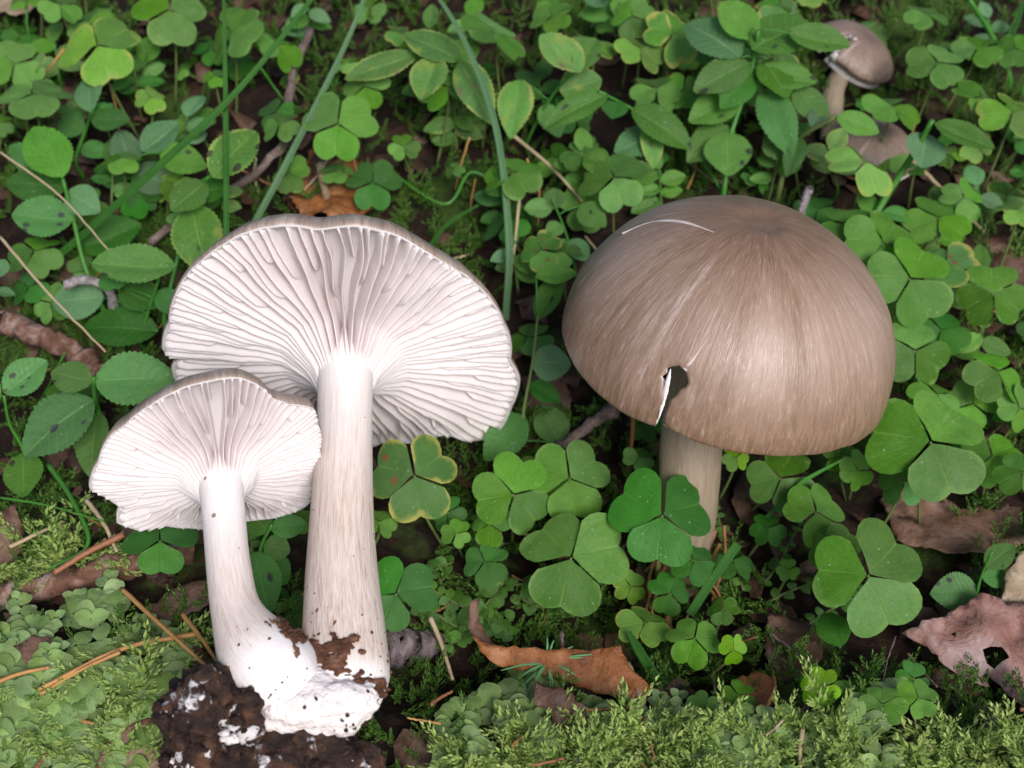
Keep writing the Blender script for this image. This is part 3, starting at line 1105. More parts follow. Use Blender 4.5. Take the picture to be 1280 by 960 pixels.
    def surf(th, s, off=0.0):
        k = min(NP - 1, max(0, int(np.searchsorted(L, s * tot)) - 1))
        f = (s * tot - L[k]) / (L[k + 1] - L[k])
        p = pr[k].lerp(pr[k + 1], f)
        d = pr[k + 1] - pr[k]
        nr, nh = -d.y, d.x
        ln = math.hypot(nr, nh)
        dx, dy = math.cos(th), math.sin(th)
        r = p.x * (1 + 0.025 * nz(dx * 1.3 + seed, dy * 1.3, 0.4) * sstep(0, 0.4, s) + 0.006 * nz(dx * 5, dy * 5, s * 3))
        h = p.y + (0.30 * nz(dx * 1.1 + seed, dy * 1.1, 2.2) + 0.05 * nz(dx * 6, dy * 6, 1.0)) * sstep(0.5, 1.0, s) + 0.03 * nz(dx * r * 1.6, dy * r * 1.6, seed) * sstep(0.5, 0.0, s)
        r += -nr / ln * -off if False else abs(nr / ln) * off
        h += abs(nh / ln) * off
        return C + X * (dx * r * ell) + Y * (dy * r) + ax * h
    return t_, C, surf


CR = PD(907, 432, 36.6)                                   # centre of the big dome's rim plane
axR = Vector((0.136, 0.095, 1.0))
profR = [(0.0, 4.22), (0.4, 4.25), (0.85, 4.33), (1.59, 4.16), (2.33, 3.86), (3.01, 3.47), (3.62, 2.98), (4.13, 2.42), (4.53, 1.81), (4.82, 1.15), (4.98, 0.48), (5.02, 0.05), (4.98, -0.12), (4.84, -0.15), (4.74, -0.02), (4.72, 0.15)]
stemR = [CR + axR.normalized() * 2.0, CR - axR.normalized() * 1.5 + Vector((-0.45, 0, 0)), at(858, 640, 3.2), at(850, 720, 0.0) + Vector((0, 0, -0.2))]
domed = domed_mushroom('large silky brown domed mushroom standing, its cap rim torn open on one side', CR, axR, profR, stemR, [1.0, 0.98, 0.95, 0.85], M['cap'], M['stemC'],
                       tear=(R(240), 0.690, [(0.690, 0.0), (0.705, 0.045), (0.73, 0.078), (0.755, 0.08), (0.78, 0.045), (0.82, 0.018), (0.9, 0.018), (1.0, 0.03)]), seed=1.7, bulge=True)
dth, dC, dsurf = domed


_grid = []
for i_ in range(240):
    for j_ in range(60):
        th_g, s_g = 2 * math.pi * i_ / 240, 0.02 + 0.90 * j_ / 59
        p_g = dsurf(th_g, s_g)
        nrm_g = (p_g - dC)
        if nrm_g.dot(CAM - p_g) > 0:
            x_g, y_g, d_g = proj(p_g)
            _grid.append((x_g, y_g, d_g, th_g, s_g))
_grid = np.array(_grid)


def skin_strip(pix, width, mat, name, off=0.02, wedge=False):
    """torn white flesh lying on the dome's skin"""
    pts = []
    for px, py in pix:
        e = (_grid[:, 0] - px) ** 2 + (_grid[:, 1] - py) ** 2 + np.where(_grid[:, 2] > 38.5, 400, 0)
        g = _grid[int(np.argmin(e))]
        pts.append(PD(px, py, g[2]))
    n = 24
    Q = smooth_path(pts, n)
    V, F = [], []
    for i, q in enumerate(Q):
        t = (Q[min(n, i + 1)] - Q[max(0, i - 1)]).normalized()
        nr = (q - dC).normalized()
        sd_ = t.cross(nr).normalized()
        w = width * ((0.04 + 0.96 * (i / n) ** 1.3) if wedge else math.sin(math.pi * (0.02 + 0.96 * i / n)) ** 0.8) * (1 + 0.35 * nz(i * 0.7, width * 9, 1.0))
        for e, o in ((-1, -0.03), (-0.55, off), (0.0, off * 1.2), (0.55, off * 0.8), (1, -0.03)):
            V.append((q + sd_ * (e * w) + nr * o - dC)[:])
    for i in range(n):
        for k in range(4):
            F.append((i * 5 + k, i * 5 + k + 1, i * 5 + 6 + k, i * 5 + 5 + k))
    o = link(name, mk_mesh(name, V, F, mat), dth, Matrix.Translation(dC))
    o['label'] = 'white torn flesh showing through the brown skin'
    return o


skin_strip([(778, 292), (812, 279), (850, 277), (893, 291)], 0.08, M['scar'], 'skin_crack', 0.03)
skin_strip([(838, 461), (834, 478), (829, 500), (823, 524)], 0.075, M['flesh'], 'torn_flesh', 0.004)
skin_strip([(884, 422), (874, 438), (864, 452), (856, 462)], 0.10, M['scar'], 'torn_flesh', 0.006, True)

# ---- the two caps far behind
CB = PD(1072, 62, 51.5)
axB = Vector((0.50, -0.12, 1.0))
profB = [(0.0, 0.72), (0.4, 0.74), (0.9, 0.66), (1.35, 0.46), (1.70, 0.15), (1.86, -0.15), (1.82, -0.3), (1.72, -0.34), (1.6, -0.25), (1.6, -0.1)]
sB = [CB + Vector((-0.2, 0, 0.4)), PD(1052, 90, 51.5), PD(1041, 120, 50.5), PD(1040, 175, 50)]
domed_mushroom('small brown mushroom with split cap standing behind the toothed-leaf shrub', CB, axB, profB, sB, [0.42, 0.42, 0.45, 0.5], M['capback'], M['stemC'],
               tear=(R(205), 0.35, [(0.35, 0), (0.45, 0.14), (0.7, 0.24), (1, 0.30)]), seed=4.2)
CBB = at(1092, 186, 0.9)
profBB = [(0.0, 0.9), (0.5, 0.9), (1.0, 0.75), (1.4, 0.5), (1.7, 0.1), (1.75, -0.25), (1.65, -0.45), (1.55, -0.4), (1.55, -0.3)]
domed_mushroom('low pinkish-brown mushroom cap half hidden by wood sorrel leaves', CBB, Vector((0.1, -0.1, 1)), profBB,
               [CBB + Vector((0, 0, 0.5)), CBB + Vector((0, 0, -0.6)), CBB + Vector((0, 0, -2.0))], [0.4, 0.4, 0.45], M['capback'], M['stemC'], seed=6.1)

# ------------------------------------------------------------------ leaf meshes
def leaflet_mesh(seed, mat, fold=0.22, droop=0.28, notch=0.2):
    r0 = random.Random(seed)
    A = R(60.5)
    NAg, NR = 17, 7
    V, F, U = [], [], []
    V.append((0, 0, 0))
    U.append((0.5, 0))
    asym = r0.uniform(-0.05, 0.05)
    for j in range(1, NR + 1):
        t = j / NR
        for i in range(NAg):
            a = -1 + 2 * i / (NAg - 1)
            b = abs(a)
            if b < 0.42:
                rho = 1 - notch + notch * math.sin(math.pi / 2 * b / 0.42)
            else:
                rho = 1 - 0.36 * ((b - 0.42) / 0.58) ** 2.4
            rho *= 1 + asym * a + 0.02 * nz(a * 3 + seed, 0, seed)
            tt = t * (0.93 + 0.07 * t)
            al = a * A
            x, y = math.sin(al) * rho * tt, math.cos(al) * rho * tt
            z = fold * (math.sqrt(x * x + 0.006) - 0.077) * (1 - 0.5 * abs(x)) - droop * y * y + 0.06 * nz(x * 2.5 + seed, y * 2.5, seed * 1.3)
            V.append((x, y, z))
            U.append(((a + 1) / 2, t))
    for i in range(NAg - 1):
        F.append((0, 1 + i + 1, 1 + i))
    for j in range(NR - 1):
        o, p = 1 + j * NAg, 1 + (j + 1) * NAg
        for i in range(NAg - 1):
            F.append((o + i, o + i + 1, p + i + 1, p + i))
    return mk_mesh('leaflet', V, F, mat, uv=U, scale=S)


LEAFLETS = {}
for k in ('clover', 'clover_dark', 'clover_pale', 'clover_yellow', 'clover_lime'):
    LEAFLETS[k] = [leaflet_mesh(i * 3.7 + 1, M[k], 0.06 + 0.055 * i, 0.10 + 0.11 * (i % 3), 0.15 + 0.03 * (i % 3)) for i in range(4)]


def ovate_mesh(seed, mat, wide=0.34, fold=0.25, droop=0.2, teeth=0.055, point=1.0):
    NT_, NU = 30, 6
    V, F, U = [], [], []
    for i in range(NT_ + 1):
        t = i / NT_
        w = wide * (math.sin(math.pi * t ** 0.88) ** 0.72 if 0 < t < 1 else 0.012)
        for j in range(NU + 1):
            a = -1 + 2 * j / NU
            ww = w * (1 + (teeth if i % 2 else -teeth * 0.4) * (1 if abs(a) > 0.99 else 0)) + 0.004
            x = a * ww
            y = t
            z = fold * abs(x) * (1 - 0.9 * abs(x)) - droop * (t - 0.2) ** 2 + 0.03 * nz(x * 3 + seed, y * 3, seed)
            z += -0.012 * math.cos((t * 9 - abs(a) * 1.6) * 2 * math.pi) * (0.3 + abs(a)) * wide
            V.append((x, y, z))
            U.append(((a + 1) / 2, t))
    for i in range(NT_):
        for j in range(NU):
            o, p = i * (NU + 1) + j, (i + 1) * (NU + 1) + j
            F.append((o, o + 1, p + 1, p))
    return mk_mesh('leaf', V, F, mat, uv=U, scale=S)


OV = {}
for k in ('bil', 'bil_dark', 'bil_pale', 'bil_spot', 'bil_spot_one', 'bil_yellow'):
    OV[k] = [ovate_mesh(i * 2.9 + 2, M[k], 0.5, 0.12 + 0.12 * i, (0.10, 0.28, -0.08)[i % 3]) for i in range(3)]


def moss_leaf_mesh(seed, mat):
    NAg, NR = 12, 3
    V, F, U = [(0, 0, 0)], [], [(0.5, 0.0)]
    rows = 7
    V, U, F = [], [], []
    for i in range(rows + 1):
        t = i / rows
        w = 0.44 * (math.sin(math.pi * min(0.97, max(0.04, t)) ** 0.92) ** 0.62)
        for j in range(5):
            a = -1 + j / 2
            x, y = a * w, t
            z = 0.20 * x * x + 0.14 * math.sin(math.pi * t) * 0.5 - 0.16 * t * t + 0.03 * nz(x * 4 + seed, y * 4, seed) - (0.03 if j == 2 else 0)
            V.append((x, y, z))
            U.append(((a + 1) / 2, t))
    for i in range(rows):
        for j in range(4):
            o, p = i * 5 + j, (i + 1) * 5 + j
            F.append((o, o + 1, p + 1, p))
    return mk_mesh('moss_leaf', V, F, mat, uv=U, scale=S)


MOSSL = {k: [moss_leaf_mesh(i * 1.9 + 1, M[k]) for i in range(3)] for k in ('mossleaf', 'mossleaf_dark')}

# ------------------------------------------------------------------ wood sorrel
BOOK = []


def clover(c, rad, rot, normal, mat, label, group=None, lean=None, rnd=random, droop=0.0):
    n = normal.normalized()
    # a frame whose y axis is image-up lying in the leaf plane
    up = UPV - n * UPV.dot(n)
    up.normalize()
    rt = up.cross(n)
    dx, dy = rnd.uniform(-1.0, 1.0), rnd.uniform(-0.3, 1.2)
    bx, by = c.x + dx * 0.8, c.y + dy * 0.8
    b = Vector((bx, by, G(bx, by) - 0.1))
    if b.z > c.z - 0.3:
        b = Vector((c.x, c.y, c.z - 0.8))
    o = thing('wood_sorrel', b, label, 'wood sorrel', group)
    mid = b.lerp(c, 0.55) + Vector((-dx * 0.25, -dy * 0.2, 0.25))
    P = smooth_path([b, mid, c - n * (0.02 * rad)], 8)
    Vt, Ft, Ut = tube_geo(P, [0.055 - 0.02 * i / 8 for i in range(9)], 5, True)
    link('stalk', mk_mesh('stalk', Vt, Ft, M['stalk']), o, Matrix.Translation(b))
    ms = LEAFLETS[mat]
    for k in range(3):
        a = R(rot + 120 * k + rnd.uniform(-5, 5))
        d = up * math.cos(a) + rt * math.sin(a)
        dz = rnd.uniform(-0.34, 0.08) - droop
        s = rad * rnd.uniform(0.93, 1.06)
        y = d + n * dz
        X = y.cross(n)
        nn_ = n + X * rnd.uniform(-0.12, 0.12)
        link('leaflet', ms[rnd.randrange(4)], o, frame(c + d * 0.03 * rad, y, nn_, s, s, s))
    BOOK.append((c, rad))
    return o


def leaf_normal(up=0.7, tc=0.5, jit=0.22, rnd=random):
    return (Vector((0, 0, 1)) * up + TOCAM * tc + Vector((rnd.uniform(-jit, jit), rnd.uniform(-jit, jit), 0))).normalized()


GB_L = ('green wood sorrel leaf in the carpet behind the gilled mushrooms', 'wood sorrel behind the gilled mushrooms')
GB_C = ('green wood sorrel leaf growing between the fan of gills and the brown dome', 'wood sorrel between the mushrooms')
GB_R = ('green wood sorrel leaf in the carpet behind and beside the brown dome', 'wood sorrel round the brown dome')
GB_F = ('wood sorrel leaf on the dark floor below the brown dome', 'wood sorrel under the brown dome')
# px, py, diameter in px, turn of the first leaflet (0 = up, clockwise), height, material, label or zone
CL = [
    (122, 57, 118, 40, 4.5, 'clover_pale', 'pale wood sorrel leaf with bitten upper lobe above the oval shrub leaves'),
    (40, 118, 100, 45, 4.0, 'clover', GB_L), (18, 80, 70, 10, 3.6, 'clover', GB_L), (212, 12, 100, 60, 4.5, 'clover', GB_L),
    (290, 40, 95, 5, 4.0, 'clover', GB_L), (188, 122, 42, 30, 2.5, 'clover_pale', GB_L), (345, 140, 52, 70, 2.4, 'clover_dark', GB_L),
    (422, 155, 104, 65, 4.2, 'clover', 'broad three-lobed wood sorrel leaf above the cap of the large fan'), (350, 55, 70, 15, 3.0, 'clover', GB_L), (75, 6, 58, 0, 3.5, 'clover', GB_L),
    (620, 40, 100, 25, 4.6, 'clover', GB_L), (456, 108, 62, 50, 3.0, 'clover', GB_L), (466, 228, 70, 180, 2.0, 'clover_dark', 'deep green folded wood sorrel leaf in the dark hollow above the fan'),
    (640, 215, 85, 20, 3.4, 'clover', GB_C), (768, 222, 100, 35, 3.6, 'clover', GB_C), (728, 192, 62, 0, 3.0, 'clover', GB_C), (568, 210, 28, 0, 1.8, 'clover', GB_C),
    (676, 312, 54, 40, 2.6, 'clover_yellow', GB_C), (706, 315, 46, 80, 2.4, 'clover', GB_C), (560, 108, 80, 0, 3.4, 'clover', GB_L), (690, 20, 60, 30, 3.0, 'clover', GB_L),
    (800, 60, 70, 10, 3.6, 'clover_pale', GB_C), (842, 42, 80, 40, 3.8, 'clover_yellow', GB_C), (820, 110, 70, 0, 3.4, 'clover', GB_C), (790, 20, 60, 50, 3.4, 'clover', GB_C),
    (1081, 203, 98, 50, 4.4, 'clover_pale', 'pale wood sorrel leaf crossing the thick green shoot behind the dome'),
    (1116, 132, 84, 10, 3.8, 'clover', GB_R), (1172, 78, 80, 40, 3.6, 'clover', GB_R), (1226, 122, 72, 80, 3.4, 'clover', GB_R), (1266, 140, 84, 30, 4.0, 'clover_pale', GB_R),
    (1172, 272, 84, 15, 3.2, 'clover', GB_R), (1205, 247, 62, 55, 2.8, 'clover', GB_R), (1062, 282, 90, 0, 3.4, 'clover', GB_R), (1104, 304, 112, 40, 3.8, 'clover', GB_R),
    (1160, 18, 60, 0, 3.2, 'clover', GB_R), (1222, 60, 60, 20, 3.2, 'clover', GB_R), (1276, 262, 60, 90, 3.6, 'clover_pale', GB_R), (1268, 60, 60, 60, 3.2, 'clover', GB_R),
    (1138, 348, 124, 35, 4.0, 'clover', GB_R), (1182, 328, 84, 70, 3.4, 'clover_yellow', 'yellowing wood sorrel leaf with pale lobes beside the dome'), (1242, 366, 100, 0, 3.8, 'clover', GB_R),
    (1176, 412, 76, 25, 2.6, 'clover_dark', GB_R), (1144, 438, 96, 0, 3.2, 'clover', GB_R), (1128, 386, 64, 50, 2.6, 'clover_pale', GB_R), (1248, 464, 86, 10, 3.4, 'clover', GB_R),
    (1164, 552, 172, 42, 4.6, 'clover', 'broad wood sorrel leaf with a brown-scarred lobe touching the dome'),
    (1172, 492, 70, 30, 2.6, 'clover', GB_R), (1216, 505, 66, 70, 2.4, 'clover', GB_R), (1274, 510, 60, 40, 2.8, 'clover', GB_R), (1130, 602, 66, 10, 2.2, 'clover_dark', GB_R),
    (1240, 570, 80, 50, 2.2, 'clover', GB_R), (1278, 590, 70, 0, 3.0, 'clover', GB_R),
    (976, 598, 98, 20, 2.0, 'clover', GB_F), (868, 700, 64, 30, 2.6, 'clover_dark', GB_F), (838, 742, 54, 80, 1.8, 'clover_dark', GB_F), (1020, 640, 86, 60, 2.4, 'clover', GB_F), (920, 572, 36, 0, 2.6, 'clover_lime', 'tiny lime wood sorrel leaf beside the brown dome stem'), (1072, 588, 54, 30, 2.2, 'clover', GB_F), (1050, 570, 44, 70, 2.0, 'clover', GB_F),
    (518, 594, 128, 50, 3.6, 'clover_yellow', 'wood sorrel leaf with yellow edges beside the stem of the large fan'),
    (642, 618, 116, 20, 3.2, 'clover', 'wood sorrel leaf overlapped by its neighbour between both big mushrooms'), (712, 598, 112, 55, 3.8, 'clover', 'dew-speckled wood sorrel leaf overlapping its neighbour between the mushrooms'),
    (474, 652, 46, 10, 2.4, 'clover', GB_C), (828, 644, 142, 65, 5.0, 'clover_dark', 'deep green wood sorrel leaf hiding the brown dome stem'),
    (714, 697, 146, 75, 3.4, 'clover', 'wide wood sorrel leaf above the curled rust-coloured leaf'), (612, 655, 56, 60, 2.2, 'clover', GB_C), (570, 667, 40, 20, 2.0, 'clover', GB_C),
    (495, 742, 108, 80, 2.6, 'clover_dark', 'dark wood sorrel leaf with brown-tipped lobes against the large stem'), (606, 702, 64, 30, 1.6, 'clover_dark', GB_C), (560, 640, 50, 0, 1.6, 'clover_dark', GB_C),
    (806, 778, 74, 35, 1.6, 'clover_pale', 'folded yellow-green wood sorrel leaf beside the rust-coloured leaf'), (868, 798, 70, 80, 1.8, 'clover', GB_F), (917, 812, 40, 60, 1.6, 'clover_lime', 'small lime wood sorrel leaf low on the dark floor'),
    (1086, 719, 156, 38, 3.8, 'clover', 'perfect three-heart wood sorrel leaf, the broadest beside the pink dead leaf'),
    (1026, 859, 52, 10, 1.2, 'clover_lime', 'bright lime young wood sorrel leaf above the mossy bank'), (1104, 880, 56, 0, 1.0, 'clover', 'lower leaf of the small wood sorrel pair by the mossy bank'), (1148, 872, 54, 50, 1.2, 'clover', 'higher leaf of the small wood sorrel pair by the mossy bank'), (1142, 848, 46, 20, 0.9, 'clover_dark', GB_F),
    (916, 700, 58, 20, 1.4, 'clover_dark', GB_F), (904, 762, 44, 60, 1.2, 'clover', GB_F), (986, 712, 30, 0, 1.2, 'clover', GB_F), (922, 868, 48, 30, 1.0, 'clover', GB_F), (880, 886, 44, 80, 0.9, 'clover', GB_F),
    (1040, 690, 70, 40, 2.0, 'clover', GB_F), (960, 660, 50, 10, 1.2, 'clover_dark', GB_F), (1060, 860, 36, 30, 0.8, 'clover', GB_F),
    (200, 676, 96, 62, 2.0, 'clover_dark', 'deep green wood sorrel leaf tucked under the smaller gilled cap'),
    (372, 650, 46, 20, 1.4, 'clover', 'small wood sorrel leaf between the two pale stems'),
]
LANDMARKS = [(283, 80, 'the upright grass blade'), (110, 290, 'the leaning grass blade'), (600, 130, 'the arching grass blade'), (285, 200, 'the black-spotted leaves'), (360, 120, 'the crooked twig'),
             (60, 425, 'the flaky bark branch'), (530, 80, 'the yellow-blotched shoot'), (700, 80, 'the pale blotched shoot'), (930, 90, 'the tall bushy shoot'), (1080, 60, 'the split brown cap'), (1120, 230, 'the thick bare shoot'),
             (1190, 335, 'the yellowing sorrel'), (1165, 550, 'the scarred sorrel leaf'), (1210, 800, 'the torn pink leaf'), (960, 620, 'the dome rim'), (680, 520, 'the gap between the mushrooms'), (420, 240, 'the rusty leaf behind the fan'),
             (1240, 50, 'the leafless forked shoot'), (720, 690, 'the wide sorrel over the rust leaf'), (60, 520, 'the purple-spotted leaves'), (800, 160, 'the leaning folded shoot'), (900, 790, 'the dome stem foot'), (60, 60, 'the far tan leaf')]
TONE = {'clover': 'green', 'clover_dark': 'deep green', 'clover_pale': 'pale green', 'clover_yellow': 'yellow-edged', 'clover_lime': 'lime'}


def carpet_label(px, py, mat, low, dm):
    lm = min(LANDMARKS, key=lambda q: (q[0] - px) ** 2 + (q[1] - py) ** 2)[2]
    size = ('low ' if low else '') + ('tiny' if dm < 50 else 'small' if dm < 75 else 'medium' if dm < 100 else 'large')
    return '%s %s wood sorrel leaf near %s' % (size, TONE[mat], lm)


for px, py, dm, rot, h, mat, lab in CL:
    c = at(px, py, h)
    rad = dm * 0.5 * depth(c) / FPX * (0.94 if dm > 90 else 1.0)
    big = dm > 100
    zone = not isinstance(lab, str)
    clover(c, rad, rot, leaf_normal(0.55, 0.65 if big else 0.45, 0.2 if big else 0.42), mat, carpet_label(px, py, mat, False, dm) if zone else lab, 'wood sorrel leaves of the carpet')

# ------------------------------------------------------------------ small shrubs with oval toothed leaves
def shrub(label, stem, leaves, hbase, stem_h, stem_r=0.09, group=None, smat='stalk_green', name='bilberry_shoot', root=True):
    """stem: pixels from top to bottom; leaves: (bx, by, tx, ty, width px, mat, depth offset)"""
    n = len(stem)
    pts = []
    for i, (x, y) in enumerate(stem):
        pts.append(at(x, y, stem_h + (hbase - stem_h) * i / max(1, n - 1)))
    b = pts[-1].copy()
    if root:
        b = Vector((b.x, b.y + 0.3, G(b.x, b.y + 0.3) - 0.15))
        if (b - pts[-1]).length > 0.3:
            pts.append(b)
    o = thing(name, b, label, 'shrub', group)
    P = smooth_path(pts, 16)
    Vt, Ft, Ut = tube_geo(P, [stem_r * (0.75 + 0.5 * i / 16) for i in range(17)], 8, True, origin=b)
    link('stem', mk_mesh('shoot_stem', Vt, Ft, M[smat]), o, Matrix.Translation(b))
    for (bx, by, tx, ty, w, mat, dd) in leaves:
        best = min(P, key=lambda q: (proj(q)[0] - bx) ** 2 + (proj(q)[1] - by) ** 2)
        d0 = depth(best) + dd
        p0 = PD(bx, by, d0)
        d1 = d0 + 0.55 * (by - ty) * d0 / FPX + random.uniform(-0.2, 0.2)
        p1 = PD(tx, ty, d1)
        Lh = (p1 - p0).length
        wd = w * d0 / FPX * 1.04
        nrm = leaf_normal(0.5, 0.75, 0.25)
        link('leaf', OV[mat][random.randrange(3)], o, frame(p0, p1 - p0, nrm, wd, Lh, Lh))
        if (p0 - best).length > 0.25:
            Vt, Ft, Ut = tube_geo(smooth_path([best, best.lerp(p0, 0.5) + Vector((0, 0, 0.08)), p0], 5), 0.035, 5)
            link('leaf_stalk', mk_mesh('leaf_stalk', Vt, Ft, M['stalk_green']), o, Matrix.Translation(best))
    return o


shrub('upright shrub shoot with one dark-spotted leaf beside the leaning grass blade', [(78, 222), (92, 275), (105, 330), (128, 385)],
      [(78, 222, 40, 154, 56, 'bil', -0.2), (92, 276, 16, 270, 52, 'bil_spot_one', -0.1), (84, 240, 122, 262, 40, 'bil_pale', 0.4), (84, 235, 5, 225, 50, 'bil_dark', 0.8), (80, 225, 10, 178, 44, 'bil_dark', 1.4), (100, 310, 178, 282, 50, 'bil_dark', 0.8)], 1.0, 4.6)
shrub('small grey-green shoot with rounded leaves under the pale bitten sorrel', [(115, 138), (108, 160), (95, 200)],
      [(113, 140, 110, 86, 36, 'bil_pale', 0), (114, 150, 162, 148, 36, 'bil_dark', -0.1), (105, 165, 70, 145, 36, 'bil_dark', 0.2), (100, 185, 138, 190, 24, 'bil_dark', 0.2)], 1.0, 3.6, 0.07)
shrub('shoot of plain grey-green oval leaves crossed by the leaning grass blade', [(175, 195), (170, 215), (160, 250)],
      [(165, 215, 150, 164, 36, 'bil_pale', 0), (178, 190, 224, 155, 40, 'bil_pale', 0.1), (200, 192, 256, 206, 38, 'bil', 0.1), (150, 240, 130, 206, 30, 'bil_dark', 0.2), (165, 215, 222, 232, 42, 'bil_pale', 0.3), (165, 230, 190, 258, 40, 'bil_dark', 0.3)], 0.8, 3.4, 0.07)
shrub('shrub shoot with yellow-green leaves full of black spots beside the large fan', [(262, 220), (245, 240), (232, 285), (215, 350), (205, 400)],
      [(266, 222, 320, 156, 52, 'bil_spot', -0.3), (258, 228, 213, 262, 44, 'bil', 0.1), (240, 258, 256, 338, 60, 'bil_spot', -0.4), (246, 242, 282, 232, 34, 'bil_dark', 0)], 1.0, 5.0, 0.08)
shrub('broad-leaved shoot in the shade beside the large fan', [(205, 330), (190, 375), (175, 425)],
      [(220, 335, 116, 332, 50, 'bil', 0), (198, 414, 98, 404, 50, 'bil_dark', -0.2), (130, 372, 62, 376, 52, 'bil_pale', 0.4), (195, 365, 230, 390, 30, 'bil_dark', 0.3), (150, 360, 200, 385, 40, 'bil_dark', 0.6)], 0.6, 3.8, 0.07)
shrub('near shrub shoot with large purple-spotted toothed leaves by the smaller gilled cap', [(117, 472), (119, 500), (124, 520), (128, 590)],
      [(119, 477, 219, 470, 66, 'bil_spot_one', -0.1), (117, 500, 24, 562, 74, 'bil_spot_one', -0.2), (115, 478, 62, 464, 40, 'bil', 0.2), (123, 516, 108, 592, 42, 'bil', 0.0)], 1.0, 4.6, 0.09)
shrub('partly hidden shoot with rounded spotted leaves at the edge of the dark hollow', [(5, 495), (12, 530), (30, 565), (34, 610)],
      [(6, 492, 60, 452, 46, 'bil_spot_one', 0), (30, 566, 28, 620, 46, 'bil', 0), (0, 500, -40, 480, 44, 'bil', 0.2)], 0.8, 4.2, 0.06)
shrub('shoot with yellow-blotched leaves above the brown rim of the large fan', [(575, 70), (560, 110), (545, 160)],
      [(576, 76, 504, 38, 48, 'bil_yellow', 0), (520, 70, 430, 96, 34, 'bil_yellow', 0.1), (545, 72, 527, 128, 44, 'bil_yellow', -0.1), (576, 78, 612, 146, 42, 'bil_yellow', 0), (560, 70, 600, 60, 36, 'bil', 0.3), (560, 108, 500, 110, 30, 'bil', 0.2)], 1.0, 4.6, 0.06)
shrub('pale blotched shoot behind the arching grass blade', [(720, 88), (690, 120), (660, 175)],
      [(725, 92, 676, 46, 48, 'bil_yellow', 0), (650, 100, 638, 164, 42, 'bil_yellow', 0), (700, 115, 752, 100, 46, 'bil_yellow', 0.1), (720, 88, 745, 50, 34, 'bil', 0.2), (680, 130, 700, 170, 32, 'bil', 0.2)], 0.8, 4.2, 0.06)
shrub('leaning shoot with folded toothed leaves behind the brown dome', [(748, 114), (790, 136), (830, 165), (865, 190), (900, 235)],
      [(760, 118, 680, 152, 34, 'bil', -0.2), (790, 136, 866, 180, 42, 'bil', 0), (828, 166, 768, 188, 46, 'bil_pale', 0.2), (770, 125, 765, 150, 32, 'bil_dark', 0), (812, 155, 818, 205, 28, 'bil_yellow', 0.3)], 1.0, 5.0, 0.07)
shrub('tall bushy shoot with big toothed leaves behind the brown dome', [(948, 38), (942, 75), (930, 120), (912, 175), (905, 240)],
      [(926, 72, 858, 20, 58, 'bil_pale', 0), (936, 78, 868, 112, 44, 'bil', -0.1), (940, 62, 1012, 22, 62, 'bil', -0.3), (986, 42, 1062, 60, 36, 'bil', 0), (944, 92, 1020, 106, 40, 'bil', 0), (908, 165, 912, 218, 56, 'bil', -0.3), (955, 112, 990, 188, 44, 'bil_dark', 0),
       (995, 108, 1034, 156, 36, 'bil', 0), (925, 118, 862, 150, 44, 'bil', 0.2), (945, 50, 900, 5, 44, 'bil', 0.3), (938, 90, 905, 130, 40, 'bil_dark', 0.1), (955, 75, 985, 120, 44, 'bil', 0.3), (916, 160, 860, 195, 46, 'bil', 0.2)], 1.2, 6.2, 0.09)
shrub('forked pale shoot carrying one small leaf below the split brown cap', [(1046, 146), (1010, 165), (985, 188), (975, 235)],
      [(1046, 146, 1100, 164, 32, 'bil', -0.1), (1000, 172, 985, 215, 26, 'bil_dark', 0.1), (1015, 160, 1030, 130, 24, 'bil_pale', 0.1)], 1.2, 5.2, 0.10, None, 'stalk')
shrub('thick bare green shoot with one pointed leaf behind the brown dome', [(1166, 150), (1140, 195), (1105, 250), (1066, 320)],
      [(1168, 155, 1242, 188, 30, 'bil', -0.1), (1158, 168, 1150, 212, 50, 'bil_pale', 0.3), (1100, 270, 1072, 240, 24, 'bil', 0), (1104, 265, 1146, 272, 22, 'bil_dark', 0)], 1.5, 6.0, 0.14)
shrub('leafless forked green shoot in the far corner behind the sorrel', [(1212, 0), (1240, 45), (1262, 98)], [(1250, 70, 1276, 0, 8, 'bil_dark', 0)], 1.0, 4.5, 0.12)
shrub('tiny shoot with small round leaves beside the dome rim', [(690, 248), (705, 285), (718, 330)],
      [(690, 262, 655, 262, 30, 'bil', 0), (692, 262, 694, 236, 28, 'bil', 0), (724, 258, 756, 280, 32, 'bil', 0), (702, 280, 684, 292, 22, 'bil', 0), (712, 300, 690, 330, 26, 'bil', 0.1), (712, 300, 735, 325, 26, 'bil_pale', 0.1)], 0.8, 3.0, 0.05)
shrub('thin shoot with greyish oval leaves rising in the gap between the mushrooms', [(672, 395), (666, 450), (655, 510), (648, 560)],
      [(664, 452, 714, 456, 44, 'bil_pale', 0), (700, 556, 676, 508, 44, 'bil', 0.3), (655, 520, 608, 572, 46, 'bil_dark', 0), (672, 400, 700, 345, 30, 'bil', 0.2), (670, 345, 722, 340, 26, 'bil', 0.1), (662, 480, 700, 500, 26, 'bil_dark', 0.1)], 0.6, 3.4, 0.06, None, 'stalk')
shrub('low leafy shoot filling the gap between the two pale stems', [(340, 655), (325, 690), (330, 740)],
      [(318, 690, 336, 766, 48, 'bil_spot_one', -0.2), (335, 665, 312, 640, 36, 'bil', 0), (330, 680, 362, 690, 34, 'bil', 0), (338, 660, 385, 655, 30, 'bil_dark', 0.1), (330, 700, 360, 730, 40, 'bil_dark', 0.2), (345, 735, 355, 775, 30, 'bil_dark', 0.2)], 0.2, 2.2, 0.06)
